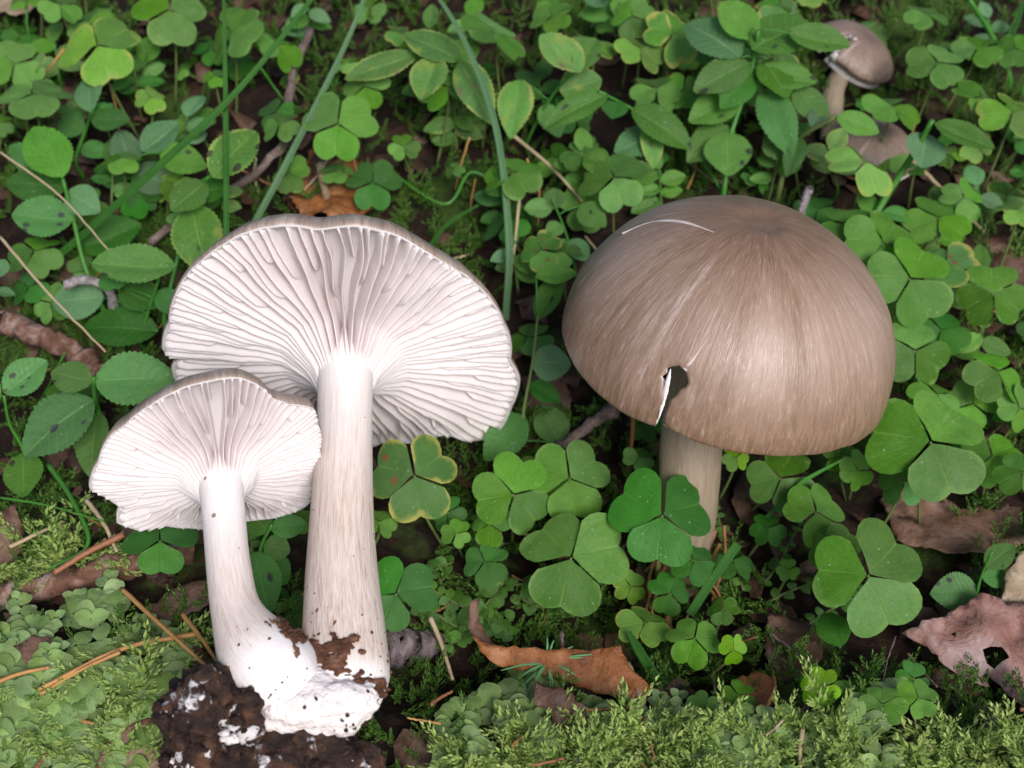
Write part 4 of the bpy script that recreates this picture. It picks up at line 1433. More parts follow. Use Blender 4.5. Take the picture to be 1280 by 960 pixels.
shrub('small shrub shoot with a round pierced leaf behind the pink dead leaf', [(1240, 690), (1225, 725), (1215, 770)],
      [(1222, 738, 1166, 742, 46, 'bil_spot_one', 0), (1232, 710, 1268, 680, 30, 'bil', 0), (1228, 722, 1262, 720, 26, 'bil_dark', 0)], 0.4, 2.6, 0.05)
shrub('single oval leaf shoot standing below the broadest wood sorrel', [(1050, 808), (1048, 815)], [(1052, 808, 1030, 762, 40, 'bil_dark', 0)], 0.4, 1.2, 0.05)

# ------------------------------------------------------------------ grass blades, straws, twigs, needles
def blade(pix, hs, w, label, mat='grass', group=None, taper=True, name='grass_blade', cat='grass'):
    pts = [at(x, y, h) if h < 100 else PD(x, y, h - 100) for (x, y), h in zip(pix, hs)]
    P = smooth_path(pts, 24)
    b = P[-1]
    V, F, U = [], [], []
    for i, p in enumerate(P):
        t = (P[min(24, i + 1)] - P[max(0, i - 1)]).normalized()
        sd = t.cross(TOCAM).normalized()
        nn_ = sd.cross(t)
        f = (0.55 + 0.45 * sstep(0, 0.5, i / 24)) if taper else 1
        ww = w * f * 0.85
        for k, (e, dz) in enumerate(((-1, 0.30), (-0.5, 0.05), (0, -0.12), (0.5, 0.05), (1, 0.30))):
            V.append((p + sd * (e * ww) + nn_ * (dz * ww) - b)[:])
        for k, (e, dz) in enumerate(((1, 0.22), (0.5, -0.05), (0, -0.24), (-0.5, -0.05), (-1, 0.22))):
            V.append((p + sd * (e * ww) + nn_ * (dz * ww) - b)[:])
    for i in range(24):
        for k in range(10):
            k2 = (k + 1) % 10
            F.append((i * 10 + k, i * 10 + k2, i * 10 + 10 + k2, i * 10 + 10 + k))
    o = link(name, mk_mesh(name, V, F, M[mat]), None, Matrix.Translation(b))
    return tag(o, label, cat, group)


blade([(279, -40), (282, 120), (283, 300), (282, 420)], [113, 112.5, 112, 111.5][:0] + [9.0, 6.5, 4.5, 1.0], 0.12, 'upright grass blade standing before the black-spotted leaves')
blade([(420, -40), (300, 110), (180, 225), (85, 310), (20, 360)], [9.0, 7.0, 5.0, 2.4, 0.4], 0.17, 'long dark grass blade leaning across the oval shrub leaves')
blade([(470, -40), (430, 60), (360, 200), (312, 290), (290, 330)], [6.5, 5.2, 3.6, 2.0, 0.5], 0.15, 'bluish grass blade slanting down behind the large fan rim', 'grass_blue')
blade([(530, -30), (580, 50), (620, 160), (636, 300), (632, 400)], [6.5, 5.6, 4.4, 2.8, 0.4], 0.15, 'arching bluish grass blade falling into the gap between the mushrooms', 'grass_blue')
blade([(475, 205), (555, 255), (590, 215), (640, 245)], [1.0, 1.4, 1.2, 0.3], 0.06, 'thin green runner arching over the hollow behind the large fan', 'stalk_green')
blade([(600, 255), (560, 280), (535, 310)], [2.0, 1.4, 0.4], 0.10, 'short green blade behind the brown rim of the large fan', 'grass')
blade([(922, 680), (890, 725), (862, 768)], [2.6, 1.8, 0.8], 0.17, 'cut green grass stem leaning beside the brown dome stem', 'grass', None, False)
blade([(786, 790), (800, 815), (822, 850)], [1.6, 1.2, 0.5], 0.17, 'short green blade lying over the rust-coloured leaf', 'grass')
blade([(1052, 575), (1000, 605), (955, 650)], [3.0, 2.2, 1.0], 0.08, 'thin green stalk slanting under the brown dome rim', 'stalk_green')
blade([(1000, -10), (985, 30), (975, 60)], [4.0, 3.4, 2.4], 0.08, 'faint grass stem beside the small split cap', 'grass_blue')


def rod(pix, hs, r, label, mat, name, cat, wob=0.0, group=None, sides=8, taper=0.6, knots=0, seed=0):
    pts = [at(x, y, h) for (x, y), h in zip(pix, hs)]
    n = 26
    P = smooth_path(pts, n)
    rr0 = random.Random(seed + pix[0][0])
    rad = []
    for i in range(n + 1):
        f = 1 - (1 - taper) * i / n
        k = 1 + (0.35 * max(0, nz(i * 0.9, pix[0][0] * 0.1, 3)) if knots else 0)
        rad.append(r * f * k)
    if wob:
        P = [p + Vector((nz(i * 0.5, 1, pix[0][0]), nz(i * 0.5, 9, pix[0][0]), nz(i * 0.5, 5, 2))) * (r * wob) for i, p in enumerate(P)]
    b = P[0]
    Vt, Ft, Ut = tube_geo(P, rad, sides, True, 0.35 if knots else 0.0)
    o = link(name, mk_mesh(name, Vt, Ft, M[mat]), None, Matrix.Translation(b))
    return tag(o, label, cat, group)


rod([(388, 38), (366, 90), (360, 140), (352, 185), (290, 238), (188, 304)], [2.0, 1.8, 1.6, 1.5, 1.2, 0.8], 0.17, 'crooked grey-brown twig running behind the grass blades', 'twig', 'twig', 'twig', 0.8, None, 10, 0.9, 1)
rod([(0, 400), (45, 418), (90, 440), (135, 470)], [1.2, 1.3, 1.2, 0.8], 0.42, 'broken flaky bark branch behind the purple-spotted leaves', 'bark', 'fallen_branch', 'branch', 0.5, None, 16, 0.8, 1)
rod([(-30, 752), (60, 733), (140, 712), (240, 690)], [0.35, 0.4, 0.35, 0.3], 0.40, 'reddish bark-covered branch lying in the moss below the smaller cap', 'bark', 'fallen_branch', 'branch', 0.4, None, 18, 0.85, 1)
rod([(775, 503), (740, 530), (700, 560), (690, 580)], [1.6, 1.3, 1.0, 0.6], 0.22, 'grey rough twig stub in the gap beside the dome', 'twig', 'twig', 'twig', 0.8, None, 10, 0.7, 1)
rod([(80, 356), (108, 350), (135, 362), (145, 390)], [3.0, 3.0, 2.4, 1.2], 0.16, 'short lumpy grey stub poking out under the broad shaded leaf', 'catkin', 'twig_stub', 'twig', 0.3, None, 10, 1.1, 1)
rod([(0, 296), (60, 366), (132, 440)], [4.2, 3.8, 3.0], 0.055, 'pale dry straw crossing above the bark branch', 'straw', 'dry_straw', 'straw', 0.4)
rod([(0, 190), (75, 245), (140, 318)], [4.6, 4.6, 3.6], 0.045, 'thin pale stalk crossing the dark-spotted leaf shoot', 'straw', 'dry_straw', 'straw', 0.4)
rod([(640, 168), (690, 210), (728, 252)], [2.2, 2.0, 1.6], 0.08, 'dry straw lying in the sorrel behind the dome', 'straw', 'dry_straw', 'straw')
rod([(650, 240), (644, 300), (638, 350)], [2.6, 2.0, 0.8], 0.07, 'upright pale straw beside the arching grass blade', 'straw', 'dry_straw', 'straw')
rod([(792, 505), (790, 550), (784, 596)], [3.0, 2.0, 0.6], 0.09, 'reddish dry stalk standing under the torn cap rim', 'redneedle', 'dry_stalk', 'stalk')
rod([(1012, 236), (1006, 250), (1000, 270)], [3.0, 2.6, 2.0], 0.16, 'grey catkin-like bit behind the top of the dome', 'catkin', 'catkin', 'catkin', 0.2, None, 9, 1.0, 1)
rod([(400, 205), (408, 245), (416, 282)], [1.2, 1.0, 0.8], 0.16, 'tan rotten stick upright behind the large fan', 'litter_tan', 'rotten_stick', 'stick', 0.4, None, 9, 0.9, 1)
rod([(1120, 180), (1180, 240), (1230, 290)], [1.0, 1.2, 0.6], 0.10, 'pale thin stick lying in the hollow beside the far sorrel', 'straw', 'dry_straw', 'straw', 0.5)
rod([(1046, 870), (1010, 828), (960, 790)], [0.6, 0.7, 0.6], 0.07, 'thin dark twig across the floor by the lime sorrel', 'twig', 'twig', 'twig', 0.8)
rod([(1100, 880), (1108, 830), (1120, 795)], [0.8, 1.2, 1.4], 0.03, 'hair-thin dark stalk between the sorrel pair and the pink leaf', 'twig', 'twig', 'twig', 0.8)
rod([(955, 890), (968, 862), (966, 838)], [0.8, 1.0, 1.0], 0.06, 'curled brown strip on the dark floor near the lime sorrel', 'needle', 'bark_strip', 'strip', 0.5)
rod([(538, 772), (552, 806), (566, 850)], [1.2, 1.0, 0.6], 0.085, 'yellow straw with a joint leaning beside the large stem', 'straw', 'dry_straw', 'straw', 0.2)
rod([(1003, 912), (1000, 940), (1001, 970)], [1.0, 0.9, 0.6], 0.07, 'pale stick standing in the mossy bank', 'straw', 'dry_straw', 'straw', 0.3)
rod([(702, 790), (703, 825), (706, 862)], [1.6, 1.2, 0.4], 0.07, 'dark upright stalk behind the starry seedling', 'twig', 'twig', 'twig', 0.4)
rod([(784, 830), (798, 865), (812, 905)], [1.2, 0.9, 0.5], 0.12, 'split grey-brown straw over the rust-coloured leaf', 'straw', 'dry_straw', 'straw', 0.6)
NB = 'brown needle on the moss beside the humus clod'
rod([(152, 736), (205, 785), (264, 838)], [1.5, 1.7, 1.6], 0.075, 'long orange-brown needle slanting toward the humus clod', 'needle', 'pine_needle', 'needle', 0.2, None, 6, 0.6)
rod([(228, 768), (250, 796), (272, 828)], [1.4, 1.5, 1.5], 0.08, 'short orange-brown needle touching the bent pale stem', 'needle', 'pine_needle', 'needle', 0.2, None, 6, 0.6)
rod([(246, 792), (150, 812), (48, 862)], [1.4, 1.3, 1.2], 0.075, 'upper of two joined straw-brown needles on the round-leaved moss', 'needle', 'pine_needle', 'needle', 0.2, None, 6, 0.8)
rod([(150, 815), (100, 838), (50, 868)], [1.4, 1.2, 1.0], 0.06, 'lower of two joined straw-brown needles on the round-leaved moss', 'needle', 'pine_needle', 'needle', 0.2, None, 6, 0.8)
rod([(-10, 855), (25, 842), (62, 834)], [1.3, 1.3, 1.2], 0.07, 'pale orange needle beside the small brown leaf scrap', 'needle', 'pine_needle', 'needle', 0.2, None, 6, 0.7)
rod([(155, 668), (110, 690), (68, 716)], [1.3, 1.2, 1.0], 0.11, 'thick red-brown needle lying over the bark branch', 'redneedle', 'pine_needle', 'needle', 0.2, None, 7, 0.8)
rod([(12, 684), (45, 668), (80, 652)], [1.1, 1.2, 1.1], 0.07, 'pale straw beside the red-brown needle', 'straw', 'dry_straw', 'straw', 0.4)
rod([(108, 625), (130, 655), (146, 690)], [1.6, 1.4, 1.0], 0.08, 'grey dry stalk under the smaller cap edge', 'straw', 'dry_straw', 'straw', 0.4)
rod([(60, 580), (90, 625), (110, 680), (60, 712)], [1.6, 1.5, 1.0, 0.6], 0.09, 'bent green stem beside the smaller gilled cap', 'stalk_green', 'green_stem', 'stem', 0.2)
rod([(0, 622), (60, 632), (130, 652)], [2.0, 1.9, 1.5], 0.04, 'thin green stem pointing at the smaller gilled cap', 'stalk_green', 'green_stem', 'stem', 0.3)
ND = 'thin dry needle standing round the brown dome stem'
r1 = random.Random(8)
for i in range(12):
    x0 = r1.uniform(815, 905)
    y0 = r1.uniform(640, 720)
    rod([(x0, y0), (x0 + r1.uniform(-25, 15), y0 + 45), (x0 + r1.uniform(-45, 20), y0 + 95)], [r1.uniform(1.8, 2.6), 1.2, 0.3], r1.uniform(0.04, 0.075), ND, 'redneedle' if i % 2 else 'needle', 'dry_needle', 'needle', 0.5, 'needles round the dome stem', 6, 0.7, 0, i)
NF = 'dry brown needle scattered on the forest floor among leaves'
r1 = random.Random(18)
for i in range(60):
    x0, y0 = r1.uniform(0, 1280), r1.uniform(200, 850)
    a = r1.uniform(0, 6.28)
    ln = r1.uniform(30, 70)
    h = r1.uniform(0.15, 0.5)
    rod([(x0, y0), (x0 + math.cos(a) * ln * 0.5 + r1.uniform(-5, 5), y0 + math.sin(a) * ln * 0.35), (x0 + math.cos(a) * ln, y0 + math.sin(a) * ln * 0.7)], [h, h + 0.15, h + r1.uniform(0, 0.5)], r1.uniform(0.035, 0.06),
        NF, ('needle', 'redneedle', 'straw')[i % 3], 'dry_needle', 'needle', 0.4, 'needles on the forest floor', 5, 0.7, 0, i)

# spruce seedling: a star of soft needles
sc_ = at(684, 830, 1.5)
sd_base = Vector((sc_.x, sc_.y + 0.2, G(sc_.x, sc_.y) - 0.1))
sd = thing('spruce_seedling', sd_base, 'star-shaped green spruce seedling in front of the rust-coloured leaf', 'seedling')
Vt, Ft, Ut = tube_geo(smooth_path([sd_base, sd_base.lerp(sc_, 0.5), sc_], 6), 0.05, 6)
link('stem', mk_mesh('seedling_stem', Vt, Ft, M['redneedle']), sd, Matrix.Translation(sd_base))
for tx, ty in ((668, 850), (650, 846), (626, 838), (660, 868), (638, 875), (636, 856), (696, 876), (690, 868), (692, 800), (716, 808), (728, 822), (740, 818), (720, 844), (684, 796)):
    d1 = depth(sc_) - 0.25 + 0.5 * (830 - ty) * depth(sc_) / FPX
    p1 = PD(tx, ty, d1)
    P_ = smooth_path([sc_, sc_.lerp(p1, 0.5) + Vector((0, 0, 0.12)), p1], 8)
    Vt, Ft, Ut = tube_geo(P_, [0.042 * (1 - 0.55 * (i / 8) ** 2) for i in range(9)], 5)
    link('needle', mk_mesh('seedling_needle', Vt, Ft, M['seedling']), sd, Matrix.Translation(sc_))


# ------------------------------------------------------------------ dead leaves
def dead_leaf(outline, h, label, mat, tilt=(0, 0), holes=(), amp=0.25, freq=0.7, curl=None, seed=0, name='dead_leaf', cat='dead leaf', cell=0.22):
    cx = sum(p[0] for p in outline) / len(outline)
    cy = sum(p[1] for p in outline) / len(outline)
    c = at(cx, cy, h)
    n = Vector((tilt[0], tilt[1], 1)).normalized()
    X = (RGT - n * RGT.dot(n)).normalized()
    Y = n.cross(X)
    rr0 = random.Random(seed)

    def to2(poly):
        out = []
        m = len(poly)
        for i in range(m):
            a = on_plane(poly[i][0], poly[i][1], c, n) - c
            b = on_plane(poly[(i + 1) % m][0], poly[(i + 1) % m][1], c, n) - c
            a2, b2 = Vector((a.dot(X), a.dot(Y))), Vector((b.dot(X), b.dot(Y)))
            k = max(1, int((b2 - a2).length / 0.16))
            for j in range(k):
                q = a2.lerp(b2, j / k)
                if j:
                    q += Vector((rr0.uniform(-1, 1), rr0.uniform(-1, 1))) * 0.055
                out.append(q)
        return out
    O = to2(outline)
    Hs = [to2(q) for q in holes]

    def inside(p, poly):
        r_ = False
        m = len(poly)
        for i in range(m):
            a, b = poly[i], poly[i - 1]
            if (a.y > p.y) != (b.y > p.y) and p.x < (b.x - a.x) * (p.y - a.y) / (b.y - a.y) + a.x:
                r_ = not r_
        return r_
    vs = list(O)
    edges = [(i, (i + 1) % len(O)) for i in range(len(O))]
    for q in Hs:
        s0 = len(vs)
        vs += q
        edges += [(s0 + i, s0 + (i + 1) % len(q)) for i in range(len(q))]
    x0, x1 = min(p.x for p in O), max(p.x for p in O)
    y0, y1 = min(p.y for p in O), max(p.y for p in O)
    yy = y0
    while yy < y1:
        xx = x0
        while xx < x1:
            p = Vector((xx + rr0.uniform(-0.06, 0.06), yy + rr0.uniform(-0.06, 0.06)))
            if inside(p, O) and not any(inside(p, q) for q in Hs):
                vs.append(p)
            xx += cell
        yy += cell
    rv, re, rf, *_ = delaunay_2d_cdt(vs, edges, [], 0, 1e-5)
    F = []
    for f in rf:
        g = sum((rv[i] for i in f), Vector((0, 0))) / len(f)
        if inside(g, O) and not any(inside(g, q) for q in Hs):
            F.append(tuple(f))
    V = []
    for p in rv:
        z = amp * noise.fractal(Vector((p.x * freq, p.y * freq, seed)), 1.0, 2.0, 4) + 0.05 * nz(p.x * 4, p.y * 4, seed)
        if curl:
            z += curl(p.x, p.y)
        V.append((X * p.x + Y * p.y + n * z)[:])
    o = link(name, mk_mesh(name, V, F, M[mat]), None, Matrix.Translation(c))
    sm = o.modifiers.new('thickness', 'SOLIDIFY')
    sm.thickness = 0.0002
    return tag(o, label, cat)


dead_leaf([(1128, 790), (1165, 775), (1195, 760), (1225, 742), (1262, 752), (1290, 750), (1320, 790), (1310, 900), (1282, 888), (1258, 872), (1243, 850), (1232, 838), (1238, 858), (1212, 850), (1180, 830), (1160, 808)],
          1.2, 'large torn pinkish-brown dead leaf with a ragged hole', 'litter_pink', (-0.1, -0.35), [[(1228, 812), (1238, 808), (1250, 811), (1260, 824), (1250, 829), (1243, 836), (1234, 829), (1231, 820)], [(1190, 790), (1196, 788), (1195, 795)]], 0.5, 0.85, None, 3)
dead_leaf([(1252, 752), (1258, 715), (1275, 690), (1310, 680), (1320, 760)], 2.0, 'pale tan crumpled dead leaf above the torn pink one', 'litter_tan', (-0.2, -0.6), [], 0.3, 0.9, None, 5)
dead_leaf([(588, 792), (612, 806), (660, 812), (720, 812), (776, 808), (786, 832), (812, 856), (842, 870), (832, 880), (790, 878), (740, 862), (700, 850), (660, 838), (622, 832), (600, 815)],
          1.5, 'curled rust-orange dead leaf behind the starry seedling', 'litter_rust', (0.0, -0.5), [], 0.4, 0.9, lambda x, y: 0.12 * max(0, -x - 1.2) ** 2, 7)
dead_leaf([(588, 752), (600, 748), (598, 770), (608, 792), (626, 812), (616, 822), (596, 806), (584, 780)], 2.2, 'upturned pale-rimmed curl of dead leaf above the rust-orange leaf', 'litter_brown', (0.5, -0.9), [], 0.12, 1.0, None, 9)
dead_leaf([(668, 850), (700, 862), (730, 880), (742, 908), (735, 922), (700, 915), (690, 890), (668, 880)], 1.2, 'crumpled dark brown dead leaf below the starry seedling', 'litter_dark', (0.1, -0.3), [], 0.4, 1.2, None, 11)
dead_leaf([(118, 962), (128, 930), (150, 910), (185, 898), (222, 896), (232, 930), (230, 980), (125, 990)], 0.9, 'smooth brown dead leaf under the dark humus clod', 'litter_brown', (0.1, -0.3), [], 0.2, 0.5, None, 13)
dead_leaf([(14, 806), (40, 792), (62, 796), (80, 818), (98, 838), (70, 848), (56, 832), (32, 830)], 0.9, 'small folded brown leaf scrap on the round-leaved moss', 'litter_brown', (0.1, -0.4), [], 0.25, 1.0, None, 15)
dead_leaf([(182, 760), (205, 742), (235, 728), (262, 730), (262, 755), (232, 772), (215, 790), (184, 788)], 0.6, 'dark brown leaf scrap between branch and bent stem', 'litter_dark', (0.1, -0.3), [], 0.2, 0.9, None, 17)
dead_leaf([(1100, 620), (1150, 600), (1200, 640), (1260, 630), (1290, 680), (1240, 700), (1170, 690), (1120, 670)], 0.3, 'dull brown dead leaf on the floor beyond the broadest sorrel', 'litter_brown', (0, 0.1), [], 0.4, 0.8, None, 19)
dead_leaf([(960, 770), (1010, 770), (1030, 810), (1020, 850), (980, 860), (955, 820)], 0.3, 'flat dark leaf on the floor above the lime sorrel', 'litter_dark', (0, 0), [], 0.3, 0.8, None, 21)
dead_leaf([(920, 850), (945, 838), (972, 850), (970, 885), (935, 890)], 0.3, 'ochre leaf scrap just above the mossy bank', 'litter_rust', (0, -0.1), [], 0.3, 0.8, None, 23)
dead_leaf([(360, 190), (400, 170), (450, 200), (470, 250), (430, 290), (380, 270), (350, 230)], 0.5, 'rusty dead leaf in the hollow behind the large fan', 'litter_rust', (0, 0.1), [], 0.5, 0.8, None, 25)
dead_leaf([(650, 470), (700, 460), (715, 500), (700, 540), (665, 530)], 0.3, 'grey-brown dead leaf deep in the gap between the mushrooms', 'litter_brown', (0, -0.2), [], 0.3, 0.9, None, 27)
dead_leaf([(1200, 285), (1260, 280), (1300, 320), (1290, 360), (1230, 345), (1195, 320)], 0.2, 'dark purple-brown rotten leaf beyond the yellowing sorrel', 'litter_dark', (0, 0), [], 0.4, 0.9, None, 29)
dead_leaf([(0, 640), (20, 630), (30, 665), (22, 700), (0, 712), (-20, 680)], 0.8, 'grey-brown leaf edge beside the bark branch', 'litter_brown', (0.2, -0.5), [], 0.2, 0.9, None, 31)
dead_leaf([(0, -30), (40, -30), (45, 5), (20, 22), (-10, 15)], 1.0, 'tan dead leaf at the far edge behind the sorrel carpet', 'litter_tan', (0, 0), [], 0.3, 0.7, None, 33)
rod([(478, 812), (515, 808), (545, 806)], [0.5, 0.4, 0.2], 0.55, 'grey-purple bark chunk against the base of the large stem', 'greybark', 'bark_chunk', 'bark', 0.2, None, 18, 0.7, 1)

# random scraps everywhere on the floor
def scraps(name, count, seed, mat, region, size):
    rr0 = random.Random(seed)
    V, F = [], []
    for i in range(count):
        x, y = rr0.uniform(*region[0]), rr0.uniform(*region[1])
        c = Vector((x, y, G(x, y) + rr0.uniform(-0.05, 0.25)))
        s = rr0.uniform(*size)
        n = Vector((rr0.uniform(-0.5, 0.5), rr0.uniform(-0.5, 0.5), 1)).normalized()
        X = n.orthogonal().normalized()
        X.rotate(Matrix.Rotation(rr0.uniform(0, 6.28), 3, n))
        Y = n.cross(X)
        o = len(V)
        m = 7
        V.append((c + n * s * 0.25)[:])
        for k in range(m):
            a = 6.283 * k / m
            rad = s * rr0.uniform(0.5, 1.1)
            V.append((c + X * math.cos(a) * rad + Y * math.sin(a) * rad * 0.6 + n * rr0.uniform(-0.25, 0.25) * s)[:])
        for k in range(m):
            F.append((o, o + 1 + k, o + 1 + (k + 1) % m))
    ob = link(name, mk_mesh(name, V, F, mat))
    return ob


FX, FY = (-34, 34), (17, 64)
tag(scraps('leaf_litter', 700, 3, M['litter_dark2'], (FX, FY), (0.3, 1.0)), 'brown leaf litter covering the dark forest floor', 'litter', None, 'stuff')
tag(scraps('leaf_litter', 700, 4, M['litter_dark'], (FX, FY), (0.3, 1.1)), 'dark rotten leaf litter covering the forest floor', 'litter', None, 'stuff')

# ------------------------------------------------------------------ moss
def sprig(seed, L=2.2, n=24, leaf=0.46, w=0.085, branch=True):
    """one feather-moss shoot along +y: verts, faces, uv (numpy)"""
    rr0 = random.Random(seed)
    V, F, U = [], [], []

    def axis(p0, d0, ln, m, lf):
        p = Vector(p0)
        d = Vector(d0).normalized()
        sag = rr0.uniform(-0.02, 0.03)
        a = rr0.uniform(0, 6.28)
        for i in range(m):
            f = i / m
            p = p + d * (ln / m)
            d = (d + Vector((rr0.uniform(-1, 1), rr0.uniform(-1, 1), rr0.uniform(-1, 1))) * 0.06 + Vector((0, 0, sag))).normalized()
            a += 2.4 + rr0.uniform(-0.3, 0.3)
            X = d.orthogonal().normalized()
            Y = d.cross(X)
            o_ = X * math.cos(a) + Y * math.sin(a)
            op = 0.55 + 0.5 * (1 - f)
            ld = (d * (1.0) + o_ * op).normalized()
            s_ = ld.cross(d.cross(o_) if False else o_.cross(d).normalized().cross(ld) if False else o_)
            side = ld.cross(o_ + d * 0.01).normalized()
            l = lf * (1 - 0.55 * f) * rr0.uniform(0.8, 1.15)
            ww = w * (l / leaf) * 1.1
            k = len(V)
            nrm = side.cross(ld)
            V.extend([p[:], (p + ld * l * 0.45 + side * ww + nrm * 0.03)[:], (p + ld * l + nrm * -0.04)[:], (p + ld * l * 0.45 - side * ww + nrm * 0.03)[:]])
            U.extend([(0.5, 0.0), (1, 0.3 + 0.4 * f), (0.5, 0.6 + 0.4 * f), (0, 0.3 + 0.4 * f)])
            F.append((k, k + 1, k + 2))
            F.append((k, k + 2, k + 3))
    axis((0, 0, 0), (0, 1, 0), L, n, leaf)
    if branch:
        for b in range(6):
            f = 0.2 + 0.11 * b
            s_ = 1 if b % 2 else -1
            axis((0, L * f, 0), (s_ * 0.9, 0.8, rr0.uniform(-0.2, 0.2)), L * 0.36 * (1.1 - f * 0.6), 9, leaf * 0.7)
    return np.array(V), np.array(F), np.array(U)


SPR = [sprig(i) for i in range(5)]
SPR_UP = [sprig(20 + i, 1.7, 30, 0.52, 0.07, False) for i in range(5)]


def moss_field(name, places, mat, label):
    """places: (point, direction, up, scale, variant list)"""
    VV, FF, UU = [], [], []
    off = 0
    for p, d, u_, s, sp3 in places:
        V, F, U = sp3
        Y = d.normalized()
        X = Y.cross(u_).normalized()
        Z = X.cross(Y)
        B = np.array([X[:], Y[:], Z[:]])
        VV.append(V @ B * s + np.array(p[:]))
        FF.append(F + off)
        UU.append(U)
        off += len(V)
    V = np.concatenate(VV) * S
    F = np.concatenate(FF).astype(np.int32)
    U = np.concatenate(UU)
    me = bpy.data.meshes.new(name)
    me.vertices.add(len(V))
    me.vertices.foreach_set('co', V.ravel())
    me.loops.add(F.size)
    me.loops.foreach_set('vertex_index', F.ravel())
    me.polygons.add(len(F))
    me.polygons.foreach_set('loop_start', np.arange(0, F.size, 3, dtype=np.int32))
    me.polygons.foreach_set('loop_total', np.full(len(F), 3, dtype=np.int32))
    ul = me.uv_layers.new(name='UVMap')
    ul.data.foreach_set('uv', U[F.ravel()].ravel())
    me.materials.append(mat)
    me.update()
    me.validate()
    o = link(name, me)
    return tag(o, label, 'moss', None, 'stuff')


rm = random.Random(77)
low = []
for i in range(9500):
    x, y = rm.uniform(-34, 34), rm.uniform(15, 64)
    if nz(x * 0.13, y * 0.13, 21.0) < -0.16 and y > 21.5:
        continue
    d = Vector((rm.uniform(-1, 1), rm.uniform(-1, 1), rm.uniform(0.2, 1.3)))
    low.append((Vector((x, y, G(x, y) - 0.1)), d, Vector((0.1, 0.2, 1)), rm.uniform(0.35, 0.75), (SPR_UP if i % 2 else SPR)[i % 5]))
moss_field('low_moss', low, M['moss_dark'], 'dark green low moss creeping over the shaded forest floor')


def pick(poly_list, rnd):
    """random pixel inside one of the boxes (x0,y0,x1,y1,weight)"""
    tot = sum(b[4] for b in poly_list)
    k = rnd.uniform(0, tot)
    for b in poly_list:
        k -= b[4]
        if k <= 0:
            return rnd.uniform(b[0], b[2]), rnd.uniform(b[1], b[3])
    return rnd.uniform(poly_list[-1][0], poly_list[-1][2]), rnd.uniform(poly_list[-1][1], poly_list[-1][3])


fe = []
boxes = [(455, 915, 700, 1030, 5), (700, 925, 900, 1030, 3.5), (860, 905, 1100, 1030, 3), (1080, 945, 1330, 1040, 4), (-60, 850, 130, 1010, 1.2), (110, 790, 215, 960, 2.0), (760, 910, 860, 960, 1.0), (1170, 930, 1300, 990, 2), (0, 690, 120, 740, 0.8)]
for i in range(1300):
    px, py = pick(boxes, rm)
    p = at(px, py, 0.0)
    if nz(p.x * 0.3, p.y * 0.3, 4.4) < -0.08:
        continue
    d = Vector((rm.uniform(-1, 1), rm.uniform(-0.9, 0.2), rm.uniform(0.05, 0.5)))
    fe.append((p + Vector((0, 0, rm.uniform(-0.1, 0.55))), d, Vector((0.1, 0.2, 1)), rm.uniform(0.5, 1.0), (SPR if i % 3 else SPR_UP)[i % 5]))
moss_field('feather_moss', fe, M['moss'], 'pale green feathery moss on the bank before the mushrooms')

# round-leaved moss shoots, each a plant with its leaves
def moss_shoot(px, py, ang, ln, mat, h0=0.35, lf=0.55, label='', group='', rnd=random, rise=0.10):
    p0 = at(px, py, h0)
    n = max(5, int(ln / 0.26))
    o = thing('moss_shoot', p0, label, 'moss', group)
    pts = []
    a = ang
    p = p0.copy()
    hh = h0
    for i in range(n + 1):
        pts.append(p.copy())
        a += rnd.uniform(-0.09, 0.09)
        nx_, ny_ = p.x + math.cos(a) * ln / n, p.y + math.sin(a) * ln / n
        hh += rise * ln / n * rnd.uniform(0.3, 1.4)
        p = Vector((nx_, ny_, G(nx_, ny_) + hh))
    Vt, Ft, Ut = tube_geo(pts, [0.05 - 0.025 * i / n for i in range(n + 1)], 5)
    link('stem', mk_mesh('moss_stem', Vt, Ft, M['stalk']), o, Matrix.Translation(p0))
    for i in range(n):
        t = (pts[i + 1] - pts[i]).normalized()
        sd_ = t.cross(Vector((0, 0, 1))).normalized()
        f = i / n
        s = lf * (0.75 + 0.5 * math.sin(math.pi * min(1, f * 1.1 + 0.1))) * rnd.uniform(0.85, 1.15)
        for sgn in ((-1, 1) if rnd.random() < 0.55 else ((-1) ** i,)):
            y = sd_ * sgn + t * rnd.uniform(0.15, 0.65) + Vector((0, 0, rnd.uniform(-0.05, 0.35)))
            nn_ = Vector((rnd.uniform(-0.3, 0.3), rnd.uniform(-0.55, 0.05), 1))
            link('leaf', MOSSL[mat][rnd.randrange(3)], o, frame(pts[i] + Vector((0, 0, 0.02)), y, nn_, s, s, s))
    for k in range(3):                                   # rosette at the tip
        a2 = k * 2.1 + rnd.uniform(0, 1)
        y = Vector((math.cos(a2), math.sin(a2), 0.5))
        link('leaf', MOSSL[mat][k], o, frame(pts[-1], y, Vector((0, -0.2, 1)), lf * 0.6, lf * 0.6, lf * 0.6))
    return o


